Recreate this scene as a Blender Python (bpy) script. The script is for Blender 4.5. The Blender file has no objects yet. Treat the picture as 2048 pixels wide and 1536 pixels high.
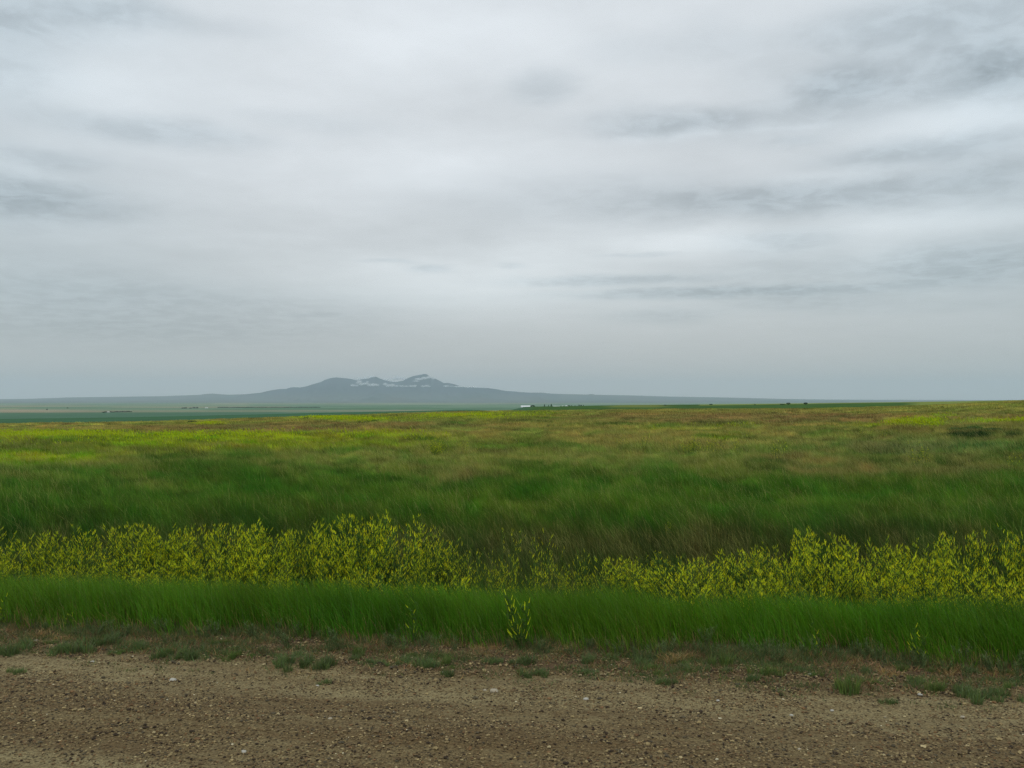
import bpy, math, random
import numpy as np
sc = bpy.context.scene
COL = sc.collection
R = math.radians
rng = np.random.default_rng(11)
random.seed(5)

# ------------------------------------------------------------------ camera
F = 1700.0            # focal length in photo pixels (2048 wide)
CAMZ = 1.8
PITCH = math.atan(32 / F)
cam = bpy.data.cameras.new('camera'); cam_o = bpy.data.objects.new('camera', cam); COL.objects.link(cam_o)
cam.sensor_width = 36; cam.lens = F / 2048 * 36
cam.clip_start = 0.1; cam.clip_end = 200000
cam_o.location = (0, 0, CAMZ); cam_o.rotation_euler = (math.pi / 2 + PITCH, 0, 0)
sc.camera = cam_o
sc.view_settings.view_transform = 'Standard'; sc.view_settings.look = 'None'
sc.view_settings.exposure = 0.0; sc.view_settings.gamma = 1; sc.view_settings.use_curve_mapping = False
sc.render.engine = 'CYCLES'
sc.cycles.use_denoising = True
sc.cycles.denoising_prefilter = 'NONE'
sc.cycles.max_bounces = 8; sc.cycles.diffuse_bounces = 3; sc.cycles.volume_bounces = 5
sc.cycles.transmission_bounces = 3; sc.cycles.transparent_max_bounces = 6
sc.cycles.sample_clamp_indirect = 4

cP, sP = math.cos(PITCH), math.sin(PITCH)
def pix_dir(px, py):
    """direction in the world for a pixel of the 2048 x 1536 photograph"""
    X = (px - 1024) / F; Z = -(py - 768) / F
    return np.array([X, cP - Z * sP, sP + Z * cP])
def azel(px, py):
    d = pix_dir(px, py); d = d / np.linalg.norm(d)
    return math.atan2(d[0], d[1]), math.asin(d[2])
def to_pix(x, y, z):
    zz = z - CAMZ
    dep = y * cP + zz * sP; up = -y * sP + zz * cP
    dep = np.maximum(dep, 0.05)
    return 1024 + F * x / dep, 768 - F * up / dep

# ------------------------------------------------------------------ world: overcast sky
SUN_EL, SUN_AZ = 52, 200
w = bpy.data.worlds.new('World'); sc.world = w; w.use_nodes = True
nt = w.node_tree; N = nt.nodes; L = nt.links
for n in list(N): N.remove(n)
class G:
    def __init__(s, nt): s.nt = nt
    def n(s, t, **k):
        o = s.nt.nodes.new(t)
        for a, b in k.items(): setattr(o, a, b)
        return o
    def put(s, sock, v):
        if isinstance(v, bpy.types.NodeSocket): s.nt.links.new(v, sock)
        else: sock.default_value = v
    def m(s, op, a, b=0.0, c=0.0, clamp=False):
        o = s.n('ShaderNodeMath', operation=op, use_clamp=clamp)
        s.put(o.inputs[0], a); s.put(o.inputs[1], b); s.put(o.inputs[2], c)
        return o.outputs[0]
    def v(s, op, a, b=(0, 0, 0), c=(0, 0, 0)):
        o = s.n('ShaderNodeVectorMath', operation=op)
        s.put(o.inputs[0], a); s.put(o.inputs[1], b)
        if op == 'MULTIPLY_ADD': s.put(o.inputs[2], c)
        return o.outputs['Value'] if op in ('DOT_PRODUCT', 'LENGTH') else o.outputs['Vector']
    def xyz(s, x, y, z=0.0):
        o = s.n('ShaderNodeCombineXYZ'); s.put(o.inputs[0], x); s.put(o.inputs[1], y); s.put(o.inputs[2], z); return o.outputs[0]
    def sep(s, v):
        o = s.n('ShaderNodeSeparateXYZ'); s.put(o.inputs[0], v); return o.outputs
    def noise(s, v, scale, detail=4, rough=0.5, dist=0.0, col=False):
        o = s.n('ShaderNodeTexNoise'); s.put(o.inputs['Vector'], v)
        o.inputs['Scale'].default_value = scale; o.inputs['Detail'].default_value = detail
        o.inputs['Roughness'].default_value = rough; o.inputs['Distortion'].default_value = dist
        return o.outputs['Color' if col else 'Fac']
    def mix(s, f, a, b, bt='MIX'):
        o = s.n('ShaderNodeMix', data_type='RGBA', blend_type=bt)
        s.put(o.inputs[0], f)
        for k, v in ((6, a), (7, b)):
            if isinstance(v, tuple) and len(v) == 3: v = v + (1,)
            s.put(o.inputs[k], v)
        return o.outputs[2]
    def ramp(s, f, stops, interp='LINEAR'):
        o = s.n('ShaderNodeValToRGB'); s.put(o.inputs[0], f); o.color_ramp.interpolation = interp
        el = o.color_ramp.elements
        while len(el) < len(stops): el.new(0.5)
        for e, (p, c) in zip(el, stops): e.position = p; e.color = c if len(c) == 4 else tuple(c) + (1,)
        return o.outputs[0]
    def rng(s, f, a, b, c=0.0, d=1.0, smooth=False):
        o = s.n('ShaderNodeMapRange', interpolation_type='SMOOTHSTEP' if smooth else 'LINEAR')
        s.put(o.inputs[0], f)
        for k, v in zip((1, 2, 3, 4), (a, b, c, d)): o.inputs[k].default_value = v
        return o.outputs[0]
def lin(*c):
    return tuple(((v / 255) / 12.92 if v <= 10.3 else ((v / 255 + .055) / 1.055) ** 2.4) for v in c)

g = G(nt)
tc = g.n('ShaderNodeTexCoord'); D = tc.outputs['Generated']
dx, dy, dz = g.sep(D)
az = g.m('ARCTAN2', dx, dy); el = g.m('ARCSINE', dz)
elc = g.m('MAXIMUM', el, 0.0)
den = g.m('ADD', g.m('MAXIMUM', dz, 0.0), 0.10)
Q = g.xyz(g.m('DIVIDE', dx, den), g.m('DIVIDE', dy, den), 0.0)
wn = g.noise(Q, 1.3, 5, 0.55, col=True)
wn2 = g.noise(g.v('ADD', Q, (7.3, 2.1, 0)), 5.0, 5, 0.6, col=True)
warp = g.v('MULTIPLY', g.v('SUBTRACT', wn, (.5, .5, .5)), (0.05, 0.020, 0))
warp2 = g.v('MULTIPLY', g.v('SUBTRACT', wn2, (.5, .5, .5)), (0.045, 0.022, 0))
# the warp calms down toward the horizon
calm = g.rng(el, 0.0, 0.35, 0.2, 1.0)
wv = g.n('ShaderNodeVectorMath', operation='SCALE'); g.put(wv.inputs[0], g.v('ADD', warp, warp2)); g.put(wv.inputs[3], calm)
P = g.v('ADD', g.xyz(az, el, 0.0), wv.outputs[0])
BR = [(130,165,170,38,.14),(230,62,120,35,.12),(790,65,230,75,.16),(840,325,210,55,.15),(430,180,200,50,.05),(930,570,260,50,.32),(1250,70,330,90,.08),
      (1400,485,180,28,.30),(1250,630,420,60,.07),(620,400,200,80,.05),(1970,225,110,34,.24),(1880,440,150,18,.18),(1790,500,110,60,.13),(150,605,140,30,.05),(1080,500,90,40,.08),
      (560,200,150,60,.03),(60,340,60,10,.08),(1700,345,160,12,.10),(1560,255,130,6,.08),(1330,272,80,8,.07),(1150,330,150,60,.03),(1480,550,120,10,.06)]
DK = [(50,15,160,36,.20),(230,8,90,25,.14),(10,120,80,60,.16),(330,264,150,20,.20),(90,312,90,17,.14),(0,390,170,36,.28),(60,560,200,60,.08),(400,48,120,16,.08),
      (610,238,120,16,.08),(400,625,320,45,.15),(200,670,300,25,.07),(1085,172,62,22,.15),(1250,100,70,26,.07),(1420,80,75,40,.08),(1320,243,125,24,.20),
      (1560,238,190,32,.14),(1670,165,70,26,.16),(1860,42,230,36,.24),(1890,140,210,36,.22),(2030,150,80,60,.16),(1850,298,140,22,.22),(1590,284,50,9,.12),
      (1650,390,240,26,.24),(1960,405,180,18,.08),(1330,400,240,40,.07),(1560,480,95,20,.18),(1920,530,140,36,.26),(1220,562,160,9,.24),(1450,585,240,9,.28),
      (1560,540,120,32,.11),(1600,604,130,13,.14),(1325,632,90,13,.13),(860,538,32,7,.18),(780,523,44,4,.13),(1022,532,26,4,.12),(1275,508,60,4,.12),
      (1840,615,180,10,.06),(1110,395,260,45,.06),(620,630,60,3,.05),(1500,150,60,20,.06),(1990,340,70,30,.10)]
def blobs(lst, sharp):
    acc = None
    for (px, py, rx, ry, wt) in lst:
        a, e = azel(px, py); sx, sy = F / rx * .8, F / ry * .8
        q = g.v('MULTIPLY_ADD', P, (sx, sy, 0), (-a * sx, -e * sy, 0))
        ex = g.m('POWER', math.e ** -1, g.m('POWER', g.v('DOT_PRODUCT', q, q), sharp))
        acc = g.m('MULTIPLY', ex, wt) if acc is None else g.m('MULTIPLY_ADD', ex, wt, acc)
    return acc
br = blobs(BR, 1.0); dk = blobs([(a, b, c, d, e * .92) for a, b, c, d, e in DK], 1.35)
n1 = g.noise(Q, 2.6, 7, 0.55, 0.2)
n2 = g.noise(g.v('MULTIPLY', Q, (1.0, 2.2, 1)), 1.1, 4, 0.5)
n3 = g.noise(g.v('ADD', Q, (3, 9, 0)), 7.0, 6, 0.6, 0.3)
dkn = g.m('MULTIPLY', dk, g.m('MULTIPLY', g.rng(n3, 0.36, 0.62, 0.5, 1.25, True), g.rng(g.noise(g.v('ADD', Q, (5, 1, 0)), 13.0, 5, 0.6, 0.5), .3, .7, .86, 1.14)))
tex = g.m('ADD', g.m('MULTIPLY', g.m('SUBTRACT', n1, 0.5), 0.21), g.m('MULTIPLY', g.m('SUBTRACT', n2, 0.5), 0.16))
tex = g.m('ADD', tex, g.m('MULTIPLY', g.m('SUBTRACT', n3, 0.5), 0.11))
tex = g.m('MULTIPLY', tex, g.rng(el, 0.02, 0.16, 0.12, 1.0))
B = g.m('ADD', g.m('SUBTRACT', g.m('ADD', 1.0, br), dkn), tex)
base = g.ramp(g.m('DIVIDE', elc, math.pi / 2), [(0.0, lin(196, 193, 189)), (0.03, lin(196, 195, 194)), (0.075, lin(200, 205, 207)), (0.16, lin(214, 219, 223)), (0.30, lin(218, 224, 229)), (1.0, (0.95, 0.98, 1.02))])
cloud = g.v('MULTIPLY', base, g.xyz(B, B, B))
# thicker cloud is a little bluer
cloud = g.mix(g.m('MULTIPLY', dk, 2.2, clamp=True), cloud, g.v('MULTIPLY', cloud, (0.90, 0.985, 1.035)))
edge = g.rng(g.m('ABSOLUTE', az), .22, .60, 0, 1, True)   # the overcast is a shade bluer away from the bright middle
cloud = g.mix(edge, cloud, g.v('MULTIPLY', cloud, (0.955, 0.99, 1.005)))
sky = g.n('ShaderNodeTexSky', sky_type='NISHITA'); sky.sun_disc = False
sky.sun_elevation = R(SUN_EL); sky.sun_rotation = R(SUN_AZ)
cl10 = g.v('MULTIPLY', cloud, (10, 10, 10))
skc = g.mix(0.96, sky.outputs[0], cl10)
bg = g.n('ShaderNodeBackground'); g.put(bg.inputs[0], skc); bg.inputs[1].default_value = 0.10
wo = g.n('ShaderNodeOutputWorld'); L.new(bg.outputs[0], wo.inputs[0])

sun = bpy.data.lights.new('sun', 'SUN'); sun.energy = 0.7; sun.angle = R(20); sun.color = (1, .96, .9)
so = bpy.data.objects.new('sun', sun); COL.objects.link(so)
a_, e_ = R(SUN_AZ), R(SUN_EL)
from mathutils import Vector, Matrix
so.rotation_euler = Vector((math.sin(a_) * math.cos(e_), math.cos(a_) * math.cos(e_), math.sin(e_))).to_track_quat('Z', 'Y').to_euler()

# ------------------------------------------------------------------ helpers
def tag(o, label=None, cat=None, group=None, kind=None):
    if label: o['label'] = label
    if cat: o['category'] = cat
    if group: o['group'] = group
    if kind: o['kind'] = kind
    return o
def mesh(name, V, faces, mat, parent=None, col=None, smooth=False):
    """faces: list of (k, int array [n,k])"""
    me = bpy.data.meshes.new(name)
    V = np.ascontiguousarray(V, dtype=np.float32)
    me.vertices.add(len(V)); me.vertices.foreach_set('co', V.ravel())
    idx = np.concatenate([np.asarray(f, dtype=np.int32).ravel() for k, f in faces])
    tot = np.concatenate([np.full(len(f), k, dtype=np.int32) for k, f in faces])
    st = np.concatenate([[0], np.cumsum(tot)[:-1]]).astype(np.int32)
    me.loops.add(len(idx)); me.loops.foreach_set('vertex_index', idx)
    me.polygons.add(len(tot)); me.polygons.foreach_set('loop_start', st)
    me.polygons.foreach_set('use_smooth', np.full(len(tot), smooth, dtype=bool))
    if col is not None:
        c = np.ones((len(V), 4), dtype=np.float32); c[:, :3] = col
        at = me.color_attributes.new('tone', 'FLOAT_COLOR', 'POINT'); at.data.foreach_set('color', c.ravel())
    me.update(calc_edges=True)
    if mat: me.materials.append(mat)
    o = bpy.data.objects.new(name, me); COL.objects.link(o)
    if parent: o.parent = parent
    return o
def empty(name, loc, rz=0.0, s=1.0):
    o = bpy.data.objects.new(name, None); COL.objects.link(o)
    o.location = loc; o.rotation_euler = (0, 0, rz); o.scale = (s, s, s); o.empty_display_size = .1
    return o
def dup(root, loc, rz=0.0, s=(1, 1, 1), tilt=(0, 0)):
    r = root.copy(); COL.objects.link(r); r.location = loc; r.rotation_euler = (tilt[0], tilt[1], rz); r.scale = s
    for ch in kids[root.name]:
        c = ch.copy(); COL.objects.link(c); c.parent = r
    return r
kids = {}

def _h(ix, iy, seed):
    n = (ix * 374761393 + iy * 668265263 + seed * 974634777) & 0xffffffff
    n = ((n ^ (n >> 13)) * 1274126177) & 0xffffffff
    return ((n ^ (n >> 16)) & 0xffff) / 65535.0
def vnoise(x, y, seed=0):
    x = np.asarray(x, float); y = np.asarray(y, float)
    ix = np.floor(x).astype(np.int64); iy = np.floor(y).astype(np.int64)
    fx = x - ix; fy = y - iy; fx = fx * fx * (3 - 2 * fx); fy = fy * fy * (3 - 2 * fy)
    a = _h(ix, iy, seed); b = _h(ix + 1, iy, seed); c = _h(ix, iy + 1, seed); d = _h(ix + 1, iy + 1, seed)
    return (a * (1 - fx) + b * fx) * (1 - fy) + (c * (1 - fx) + d * fx) * fy
def fbm(x, y, o=4, seed=0, p=0.5):
    s = 0; a = 1; t = 0
    for i in range(o):
        s = s + a * vnoise(x * 2 ** i + i * 17.3, y * 2 ** i - i * 9.1, seed + i); t += a; a *= p
    return s / t
def ss(a, b, x):
    t = np.clip((x - a) / (b - a), 0, 1); return t * t * (3 - 2 * t)

# ------------------------------------------------------------------ terrain
ALPHA = R(8.0)                      # the road runs a little askew to the view
def road_t(x, y): return y * math.cos(ALPHA) + x * math.sin(ALPHA)
def road_s(x, y): return x * math.cos(ALPHA) - y * math.sin(ALPHA)
YC = np.array([(-900, 877), (0, 853.5), (250, 848), (500, 837.5), (620, 832), (750, 827.5), (900, 822), (1000, 819.5), (1250, 816.3), (1600, 814.5), (1720, 812), (1820, 808.5), (1900, 805), (1980, 801), (2048, 797.5), (2300, 792), (2900, 782)])
Y2 = np.array([(-900, 880), (900, 826), (1000, 818), (1060, 816), (1150, 814), (1250, 811.5), (1400, 810), (1650, 806.5), (1850, 803.5), (2048, 800), (2900, 796)])
RC, R2, PLAIN = 170.0, 650.0, -60.0
def height(x, y):
    x = np.asarray(x, float); y = np.asarray(y, float)
    r = np.hypot(x, y)
    a = np.clip(np.abs(np.arctan2(x, y)), 0, R(50)) * np.sign(x)
    px = 1024 + F * np.tan(a); ca = np.cos(a)
    zc = CAMZ - .45 - (np.interp(px, YC[:, 0], YC[:, 1]) - 800) / F * RC * ca
    z2 = CAMZ - (np.interp(px, Y2[:, 0], Y2[:, 1]) - 800) / F * R2 * ca
    z = zc * np.clip((r - 20) / (RC - 20), 0, 1) ** 1.25
    z = z + (fbm(x / 9, y / 9, 3, 4) - .5) * .28 * ss(12, 40, r) * (1 - ss(RC * .7, RC, r))
    # beyond the first crest
    left = PLAIN + (zc - PLAIN) * (1 - ss(RC, 1950, r))
    t = np.clip((r - RC) / (R2 - RC), 0, 1)
    mid = zc + (z2 - zc) * ss(0, 1, t) - 1.6 * np.sin(np.pi * t)
    right = np.where(r < R2, mid, z2 + (PLAIN - z2) * ss(R2, 4000, r))
    wr = ss(930, 1060, px)
    z = np.where(r > RC, left * (1 - wr) + right * wr, z)
    z = z + (fbm(x / 1900, y / 1300, 3, 9) - .5) * 26 * ss(3500, 9000, r)
    # verge, ditch and road
    tt = road_t(x, y); s_ = road_s(x, y)
    wob = (vnoise(s_ / 3.1, tt * 0, 3) - .5) * .35
    q = tt + wob
    d = -0.48 * ss(6.9, 8.6, q) * (1 - ss(9.6, 12.6, q)) - 0.03 * ss(5.5, 6.2, q)
    z = z + d
    near = 1 - ss(6.0, 8.0, np.abs(tt))
    z = z + near * ((fbm(s_ / .9, tt / .35, 3, 21) - .5) * .035 - .018 * np.exp(-((tt - 5.15) / .22) ** 2) + .012 * np.exp(-((tt - 4.5) / .2) ** 2))
    return z
def hit(px, py, r0=3.0, r1=30000.0):
    """ground point seen at a pixel of the photograph"""
    d = pix_dir(px, py); d = d / d[1]
    ys = np.geomspace(r0, r1, 6000)
    f = CAMZ + d[2] * ys - height(d[0] * ys, ys)
    k = np.argmax(f < 0)
    y = ys[k] if f[k] < 0 else r1
    return np.array([d[0] * y, y, float(height(d[0] * y, y))])
def at_depth(px, y):
    x = (px - 1024) / F * y
    return np.array([x, y, float(height(x, y))])

# plant cover colours, all as seen in the photograph; K turns them into base colours
LUSH = np.array(lin(60, 92, 22)); DARKG = np.array(lin(54, 74, 24)); BRNG = np.array(lin(68, 70, 36)); OLIVE = np.array(lin(106, 114, 50))
TAN = np.array(lin(126, 118, 60)); RED = np.array(lin(112, 92, 58)); YEL = np.array(lin(126, 138, 10)); YG = np.array(lin(108, 126, 22))
GREY = np.array(lin(84, 102, 64)); CROP = np.array(lin(42, 70, 20)); SHRUB = np.array(lin(40, 56, 26))
# (px, py, rx, ry, colour, weight)
ZN = [(1024,1010,3000,26,LUSH,.8),(1500,1075,380,35,BRNG,.45),(250,1030,400,40,DARKG,.6),(960,1085,170,45,BRNG,.6),(1250,1060,200,26,BRNG,.3),
      (1024,965,2500,30,LUSH,1.0),(600,955,260,30,LUSH,.9),(130,985,260,20,LUSH,.6),(1100,940,300,22,LUSH,.95),(1650,950,380,24,LUSH,.85),(1024,985,2500,14,LUSH,.5),
      (300,955,120,12,OLIVE,.5),(560,925,150,12,OLIVE,.6),(380,925,200,20,LUSH,.9),(380,915,230,16,DARKG,.6),
      (150,915,200,10,OLIVE,.7),(730,895,260,22,OLIVE,.9),(1080,905,260,18,OLIVE,.9),(930,938,70,10,RED,.6),
      (1500,905,400,26,OLIVE,.9),(1750,925,160,16,RED,.55),(1590,915,90,12,RED,.5),(1950,915,120,20,BRNG,.6),(2020,890,80,14,LUSH,.7),
      (1850,885,200,14,GREY,.7),(1300,870,300,20,TAN,.6),(950,865,240,16,TAN,.6),(760,880,160,8,LUSH,.8),(1060,880,60,6,LUSH,.6),
      (350,871,420,10,YG,.9),(130,866,190,5,YEL,1.1),(420,868,260,2.5,YEL,.6),(330,876,70,3,DARKG,.6),(200,889,90,2.5,DARKG,.5),(520,874,60,2,BRNG,.6),(450,882,330,8,YEL,1.2),(60,884,120,5,DARKG,.5),(330,893,110,2.5,BRNG,.6),(455,882,50,2.5,RED,.8),(200,878,120,2,BRNG,.5),(640,880,60,2,RED,.7),(250,873,200,5,YG,.7),(70,907,120,10,YEL,1.5),(200,900,180,6,YG,.6),(640,868,170,6,YEL,.9),
      (760,862,80,4,YEL,.8),(560,862,130,3,YEL,.6),(200,852,330,6,TAN,1.2),(520,853,260,7,RED,1.2),(560,843,500,3,OLIVE,.8),(700,845,200,5,RED,.8),(400,840,300,5,TAN,.9),
      (880,848,160,6,RED,.6),(1100,838,350,10,LUSH,.5),(950,829,110,4,YEL,1.0),(1060,826,60,3,YG,.9),(1000,833,150,3,YG,.6),(720,836,100,4,YG,.9),(640,833,50,3,YG,.9),(420,845,60,3,YG,.8),
      (1350,824,200,3,YG,.3),(1220,849,60,3,TAN,1.2),(1330,854,90,3,YG,.8),(1440,866,60,5,YG,.9),(1440,846,70,3,YG,.6),(1550,830,500,9,RED,1.0),(1700,838,300,7,RED,.8),(1350,838,200,4,RED,.7),
      (1900,822,260,6,OLIVE,.7),(1980,812,160,5,OLIVE,.8),(1850,830,260,5,RED,.6),(1830,840,50,6,YEL,1.4),(1760,846,60,3,YEL,.9),(1870,828,50,2,YG,.8),(1990,838,90,3,YG,1.1),(2040,836,60,3,YEL,.6),
      (1950,862,80,7,SHRUB,1.3),(1760,908,60,8,DARKG,.6),(1100,990,400,14,YG,.12)]
def cover(x, y, z):
    """colour of the plant cover at a place on the ground (world x, y), n x 3"""
    px, py = to_pix(x, y, z); py0 = py
    lg = np.log(np.maximum(y, 3))
    px = px + (fbm(px / 60, py / 14, 4, 31) - .5) * 130
    sc_ = np.clip((py - 800) / 60, .05, 2.0)
    py = py + (fbm(px / 70, lg * 9, 4, 51) - .5) * 22 * np.clip((py - 830) / 70, .12, 1.6)
    c = np.tile(OLIVE * .55 + LUSH * .45, (len(px), 1)); 
    far = ss(900, 860, py)[:, None]
    c = c * (1 - far) + (OLIVE * .6 + TAN * .4) * far
    nr = ss(985, 1020, py)[:, None]
    c = c * (1 - nr) + (DARKG * .6 + BRNG * .4) * nr
    for (bx, by, rx, ry, cc, wt) in ZN:
        m = wt * np.exp(-((px - bx) / rx) ** 2 - ((py - by) / ry) ** 2)
        m = np.clip(m, 0, 1)[:, None]
        c = c * (1 - m) + cc * m
    t = fbm(px / 34, lg * 22, 4, 71)[:, None]
    c = c * np.clip(1 + (t - .5) * (1.0 + .9 * ss(930, 860, py0)[:, None]), .35, 1.7) * np.clip(1 + (fbm(px / 14, lg * 60, 3, 75)[:, None] - .5) * 1.2, .5, 1.5)
    hue = (fbm(px / 50, lg * 16, 3, 91)[:, None] - .5)
    c = c * (1 + hue * np.array([1.15, .1, .8]))
    return c
K = 1.55
FIELDS = [lin(78, 100, 72), lin(70, 94, 66), lin(62, 88, 58), lin(90, 104, 76), lin(106, 104, 78), lin(50, 84, 50), lin(92, 104, 72)]
def farcover(x, y, z):
    r = np.hypot(x, y)
    px, py = to_pix(x, y, z)
    xr = x * .97 + y * .24; yr = y * .97 - x * .24
    cx = np.floor(xr / 1500 + _h(np.floor(yr / 900).astype(np.int64), np.zeros(len(x), np.int64), 5)).astype(np.int64); cy = np.floor(yr / 900).astype(np.int64)
    hsh = (_h(cx, cy, 77) * 6.99).astype(int)
    c = np.array(FIELDS)[hsh]
    grn = ss(5600, 3600, r)[:, None]
    c = c * (1 - grn) + np.array(lin(46, 78, 52)) * grn
    tanp = np.exp(-((px - 10) / 170) ** 2 - ((py - 821.5) / 2.6) ** 2)[:, None]
    c = c * (1 - tanp) + np.array(lin(128, 112, 88)) * tanp
    tp = np.exp(-((px - 820) / 260) ** 2 - ((py - 802.5) / 4) ** 2)[:, None] * .8
    c = c * (1 - tp) + np.array(lin(140, 122, 92)) * tp
    c = c * (.85 + .3 * fbm(x / 300, y / 200, 4, 15))[:, None]
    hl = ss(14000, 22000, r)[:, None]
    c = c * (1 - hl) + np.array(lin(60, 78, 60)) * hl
    # the crop on the second rise, a strip of dry grass along its top
    wr = ss(1040, 1075, px) * ss(RC + 30, RC + 80, r) * (1 - ss(1200, 1900, r))
    crop = CROP[None] * (.8 + .4 * fbm(x / 25, y / 25, 3, 16))[:, None]
    dry = (OLIVE * .72)[None]
    m = (.75 * ss(75, 35, np.abs(px - 1275 + (fbm(x / 30, y / 60, 3, 17) - .5) * 60)) * ss(816, 813.5, py))[:, None]
    top = (ss(610, 640, r) * (px > 1400) + ss(1800, 1850, px))[:, None].clip(0, 1)
    crop = crop * (1 - m) + dry * m; crop = crop * (1 - top) + (OLIVE * .7 + CROP * .3)[None] * top
    c = c * (1 - wr[:, None]) + crop * wr[:, None]
    return c

# ------------------------------------------------------------------ materials
def newmat(name):
    m = bpy.data.materials.new(name); m.use_nodes = True
    m.node_tree.nodes.clear(); g = G(m.node_tree)
    out = g.n('ShaderNodeOutputMaterial'); bs = g.n('ShaderNodeBsdfPrincipled')
    m.node_tree.links.new(bs.outputs[0], out.inputs[0])
    bs.inputs['Specular IOR Level'].default_value = 0.25
    return m, g, bs, out
def plain(name, c, rough=.8, var=.15, scale=8, bump=0.0):
    m, g, bs, out = newmat(name)
    t = g.n('ShaderNodeTexCoord').outputs['Object']
    n = g.noise(t, scale, 5, .6)
    g.put(bs.inputs['Base Color'], g.mix(n, tuple(v * (1 - var * 2) for v in c), tuple(v * (1 + var * 2) for v in c)))
    bs.inputs['Roughness'].default_value = rough
    if bump:
        b = g.n('ShaderNodeBump'); b.inputs['Strength'].default_value = bump; g.put(b.inputs['Height'], n); g.put(bs.inputs['Normal'], b.outputs[0])
    return m
def leafmat(name, trans=.35, rough=.55, var=.2):
    m, g, bs, out = newmat(name)
    a = g.n('ShaderNodeAttribute', attribute_name='tone').outputs['Color']
    t = g.n('ShaderNodeTexCoord').outputs['Object']
    oi = g.n('ShaderNodeObjectInfo').outputs['Random']
    n = g.noise(t, 3.0, 3, .6)
    f = g.m('ADD', g.rng(n, .3, .7, 1 - var, 1 + var), g.m('MULTIPLY', g.m('SUBTRACT', oi, .5), .16))
    c = g.v('MULTIPLY', a, g.xyz(f, f, f))
    g.put(bs.inputs['Base Color'], c); bs.inputs['Roughness'].default_value = rough
    bs.inputs['Specular IOR Level'].default_value = .15
    tr = g.n('ShaderNodeBsdfTranslucent'); g.put(tr.inputs[0], g.v('MULTIPLY', c, (1.1, 1.2, .7)))
    mx = g.n('ShaderNodeMixShader'); mx.inputs[0].default_value = trans
    g.nt.links.new(bs.outputs[0], mx.inputs[1]); g.nt.links.new(tr.outputs[0], mx.inputs[2]); g.nt.links.new(mx.outputs[0], out.inputs[0])
    return m
M_GRASS = leafmat('grass_blades'); M_LEAF = leafmat('leaf'); M_FLOWER = leafmat('petals', .3, .6, .12)

def soil_nodes(g, bs, vegetated):
    geo = g.n('ShaderNodeNewGeometry').outputs['Position']
    rot = g.n('ShaderNodeVectorRotate', rotation_type='Z_AXIS'); g.put(rot.inputs[0], geo); rot.inputs['Angle'].default_value = ALPHA
    px, py, pz = g.sep(rot.outputs[0])          # px along the road, py = distance across it
    pxy = g.xyz(px, py, 0.0)
    wob = g.m('MULTIPLY', g.m('SUBTRACT', g.noise(g.v('MULTIPLY', pxy, (.35, 1.2, 1)), 1.0, 4, .6), .5), .9)
    t = g.m('ADD', py, wob)
    # packed wheel tracks are pale, loose gravel between them is darker
    tr = g.ramp(g.rng(t, 3.0, 7.0), [(0.0, (1, 1, 1)), (.20, (.9,) * 3), (.30, (.12,) * 3), (.46, (.15,) * 3), (.53, (.85,) * 3), (.63, (.9,) * 3), (.70, (.25,) * 3), (1, (.05,) * 3)], 'EASE')
    nf = g.noise(g.v('MULTIPLY', pxy, (.3, 2.0, 1)), 2.2, 8, .62)
    nm = g.noise(g.v('MULTIPLY', pxy, (1, 1.8, 1)), 11, 8, .68)
    ng = g.noise(pxy, 70, 5, .7)
    f = g.m('ADD', g.m('MULTIPLY', tr, .5), g.m('ADD', g.m('MULTIPLY', g.m('SUBTRACT', nf, .5), 1.3), g.m('MULTIPLY', g.m('SUBTRACT', nm, .45), 1.5)), clamp=True)
    pale = (.292, .242, .120); dark = (.132, .090, .040)
    c = g.mix(f, dark, pale)
    sp = g.rng(ng, .35, .65, .48, 1.48)
    c = g.v('MULTIPLY', c, g.xyz(sp, sp, sp))
    # dark crumbs, deepened to paint in the shadowed gaps between pebbles
    vo = g.n('ShaderNodeTexVoronoi'); g.put(vo.inputs['Vector'], pxy); vo.inputs['Scale'].default_value = 42
    cr = g.m('MULTIPLY', g.rng(vo.outputs['Distance'], .15, .42, 1, 0), g.rng(g.noise(pxy, 9, 3, .6), .42, .58, 0, 1))
    c = g.mix(g.m('MULTIPLY', cr, .85), c, (.036, .026, .014))
    # reddish litter on the shoulder
    sh = g.m('MULTIPLY', g.rng(py, 5.3, 5.9, 0, 1, True), g.rng(g.noise(pxy, 6, 6, .65), .4, .6, 0, .8))
    c = g.mix(sh, c, (.085, .050, .032))
    h = g.m('ADD', g.m('MULTIPLY', nm, .6), g.m('ADD', g.m('MULTIPLY', ng, .25), g.m('MULTIPLY', cr, .25)))
    return c, h, py
m, g, bs, out = newmat('gravel_road'); M_ROAD = m
c, h, _ = soil_nodes(g, bs, False)
g.put(bs.inputs['Base Color'], c); bs.inputs['Roughness'].default_value = .9; bs.inputs['Specular IOR Level'].default_value = .12
b = g.n('ShaderNodeBump'); b.inputs['Strength'].default_value = .8; b.inputs['Distance'].default_value = .03; g.put(b.inputs['Height'], h); g.put(bs.inputs['Normal'], b.outputs[0])
m, g, bs, out = newmat('ground'); M_GROUND = m
c, h, tt_ = soil_nodes(g, bs, True)
a = g.n('ShaderNodeAttribute', attribute_name='tone').outputs['Color']
geo = g.n('ShaderNodeNewGeometry').outputs['Position']
d = g.v('LENGTH', geo)
n_a = g.noise(geo, .9, 6, .65); n_b = g.noise(geo, .05, 6, .6)
var = g.m('MULTIPLY', g.rng(n_a, .3, .7, .7, 1.3), g.rng(n_b, .3, .7, .85, 1.15))
veg = g.v('MULTIPLY', a, g.xyz(var, var, var))
vf = g.rng(tt_, 6.1, 6.6, 0, 1)
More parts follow.
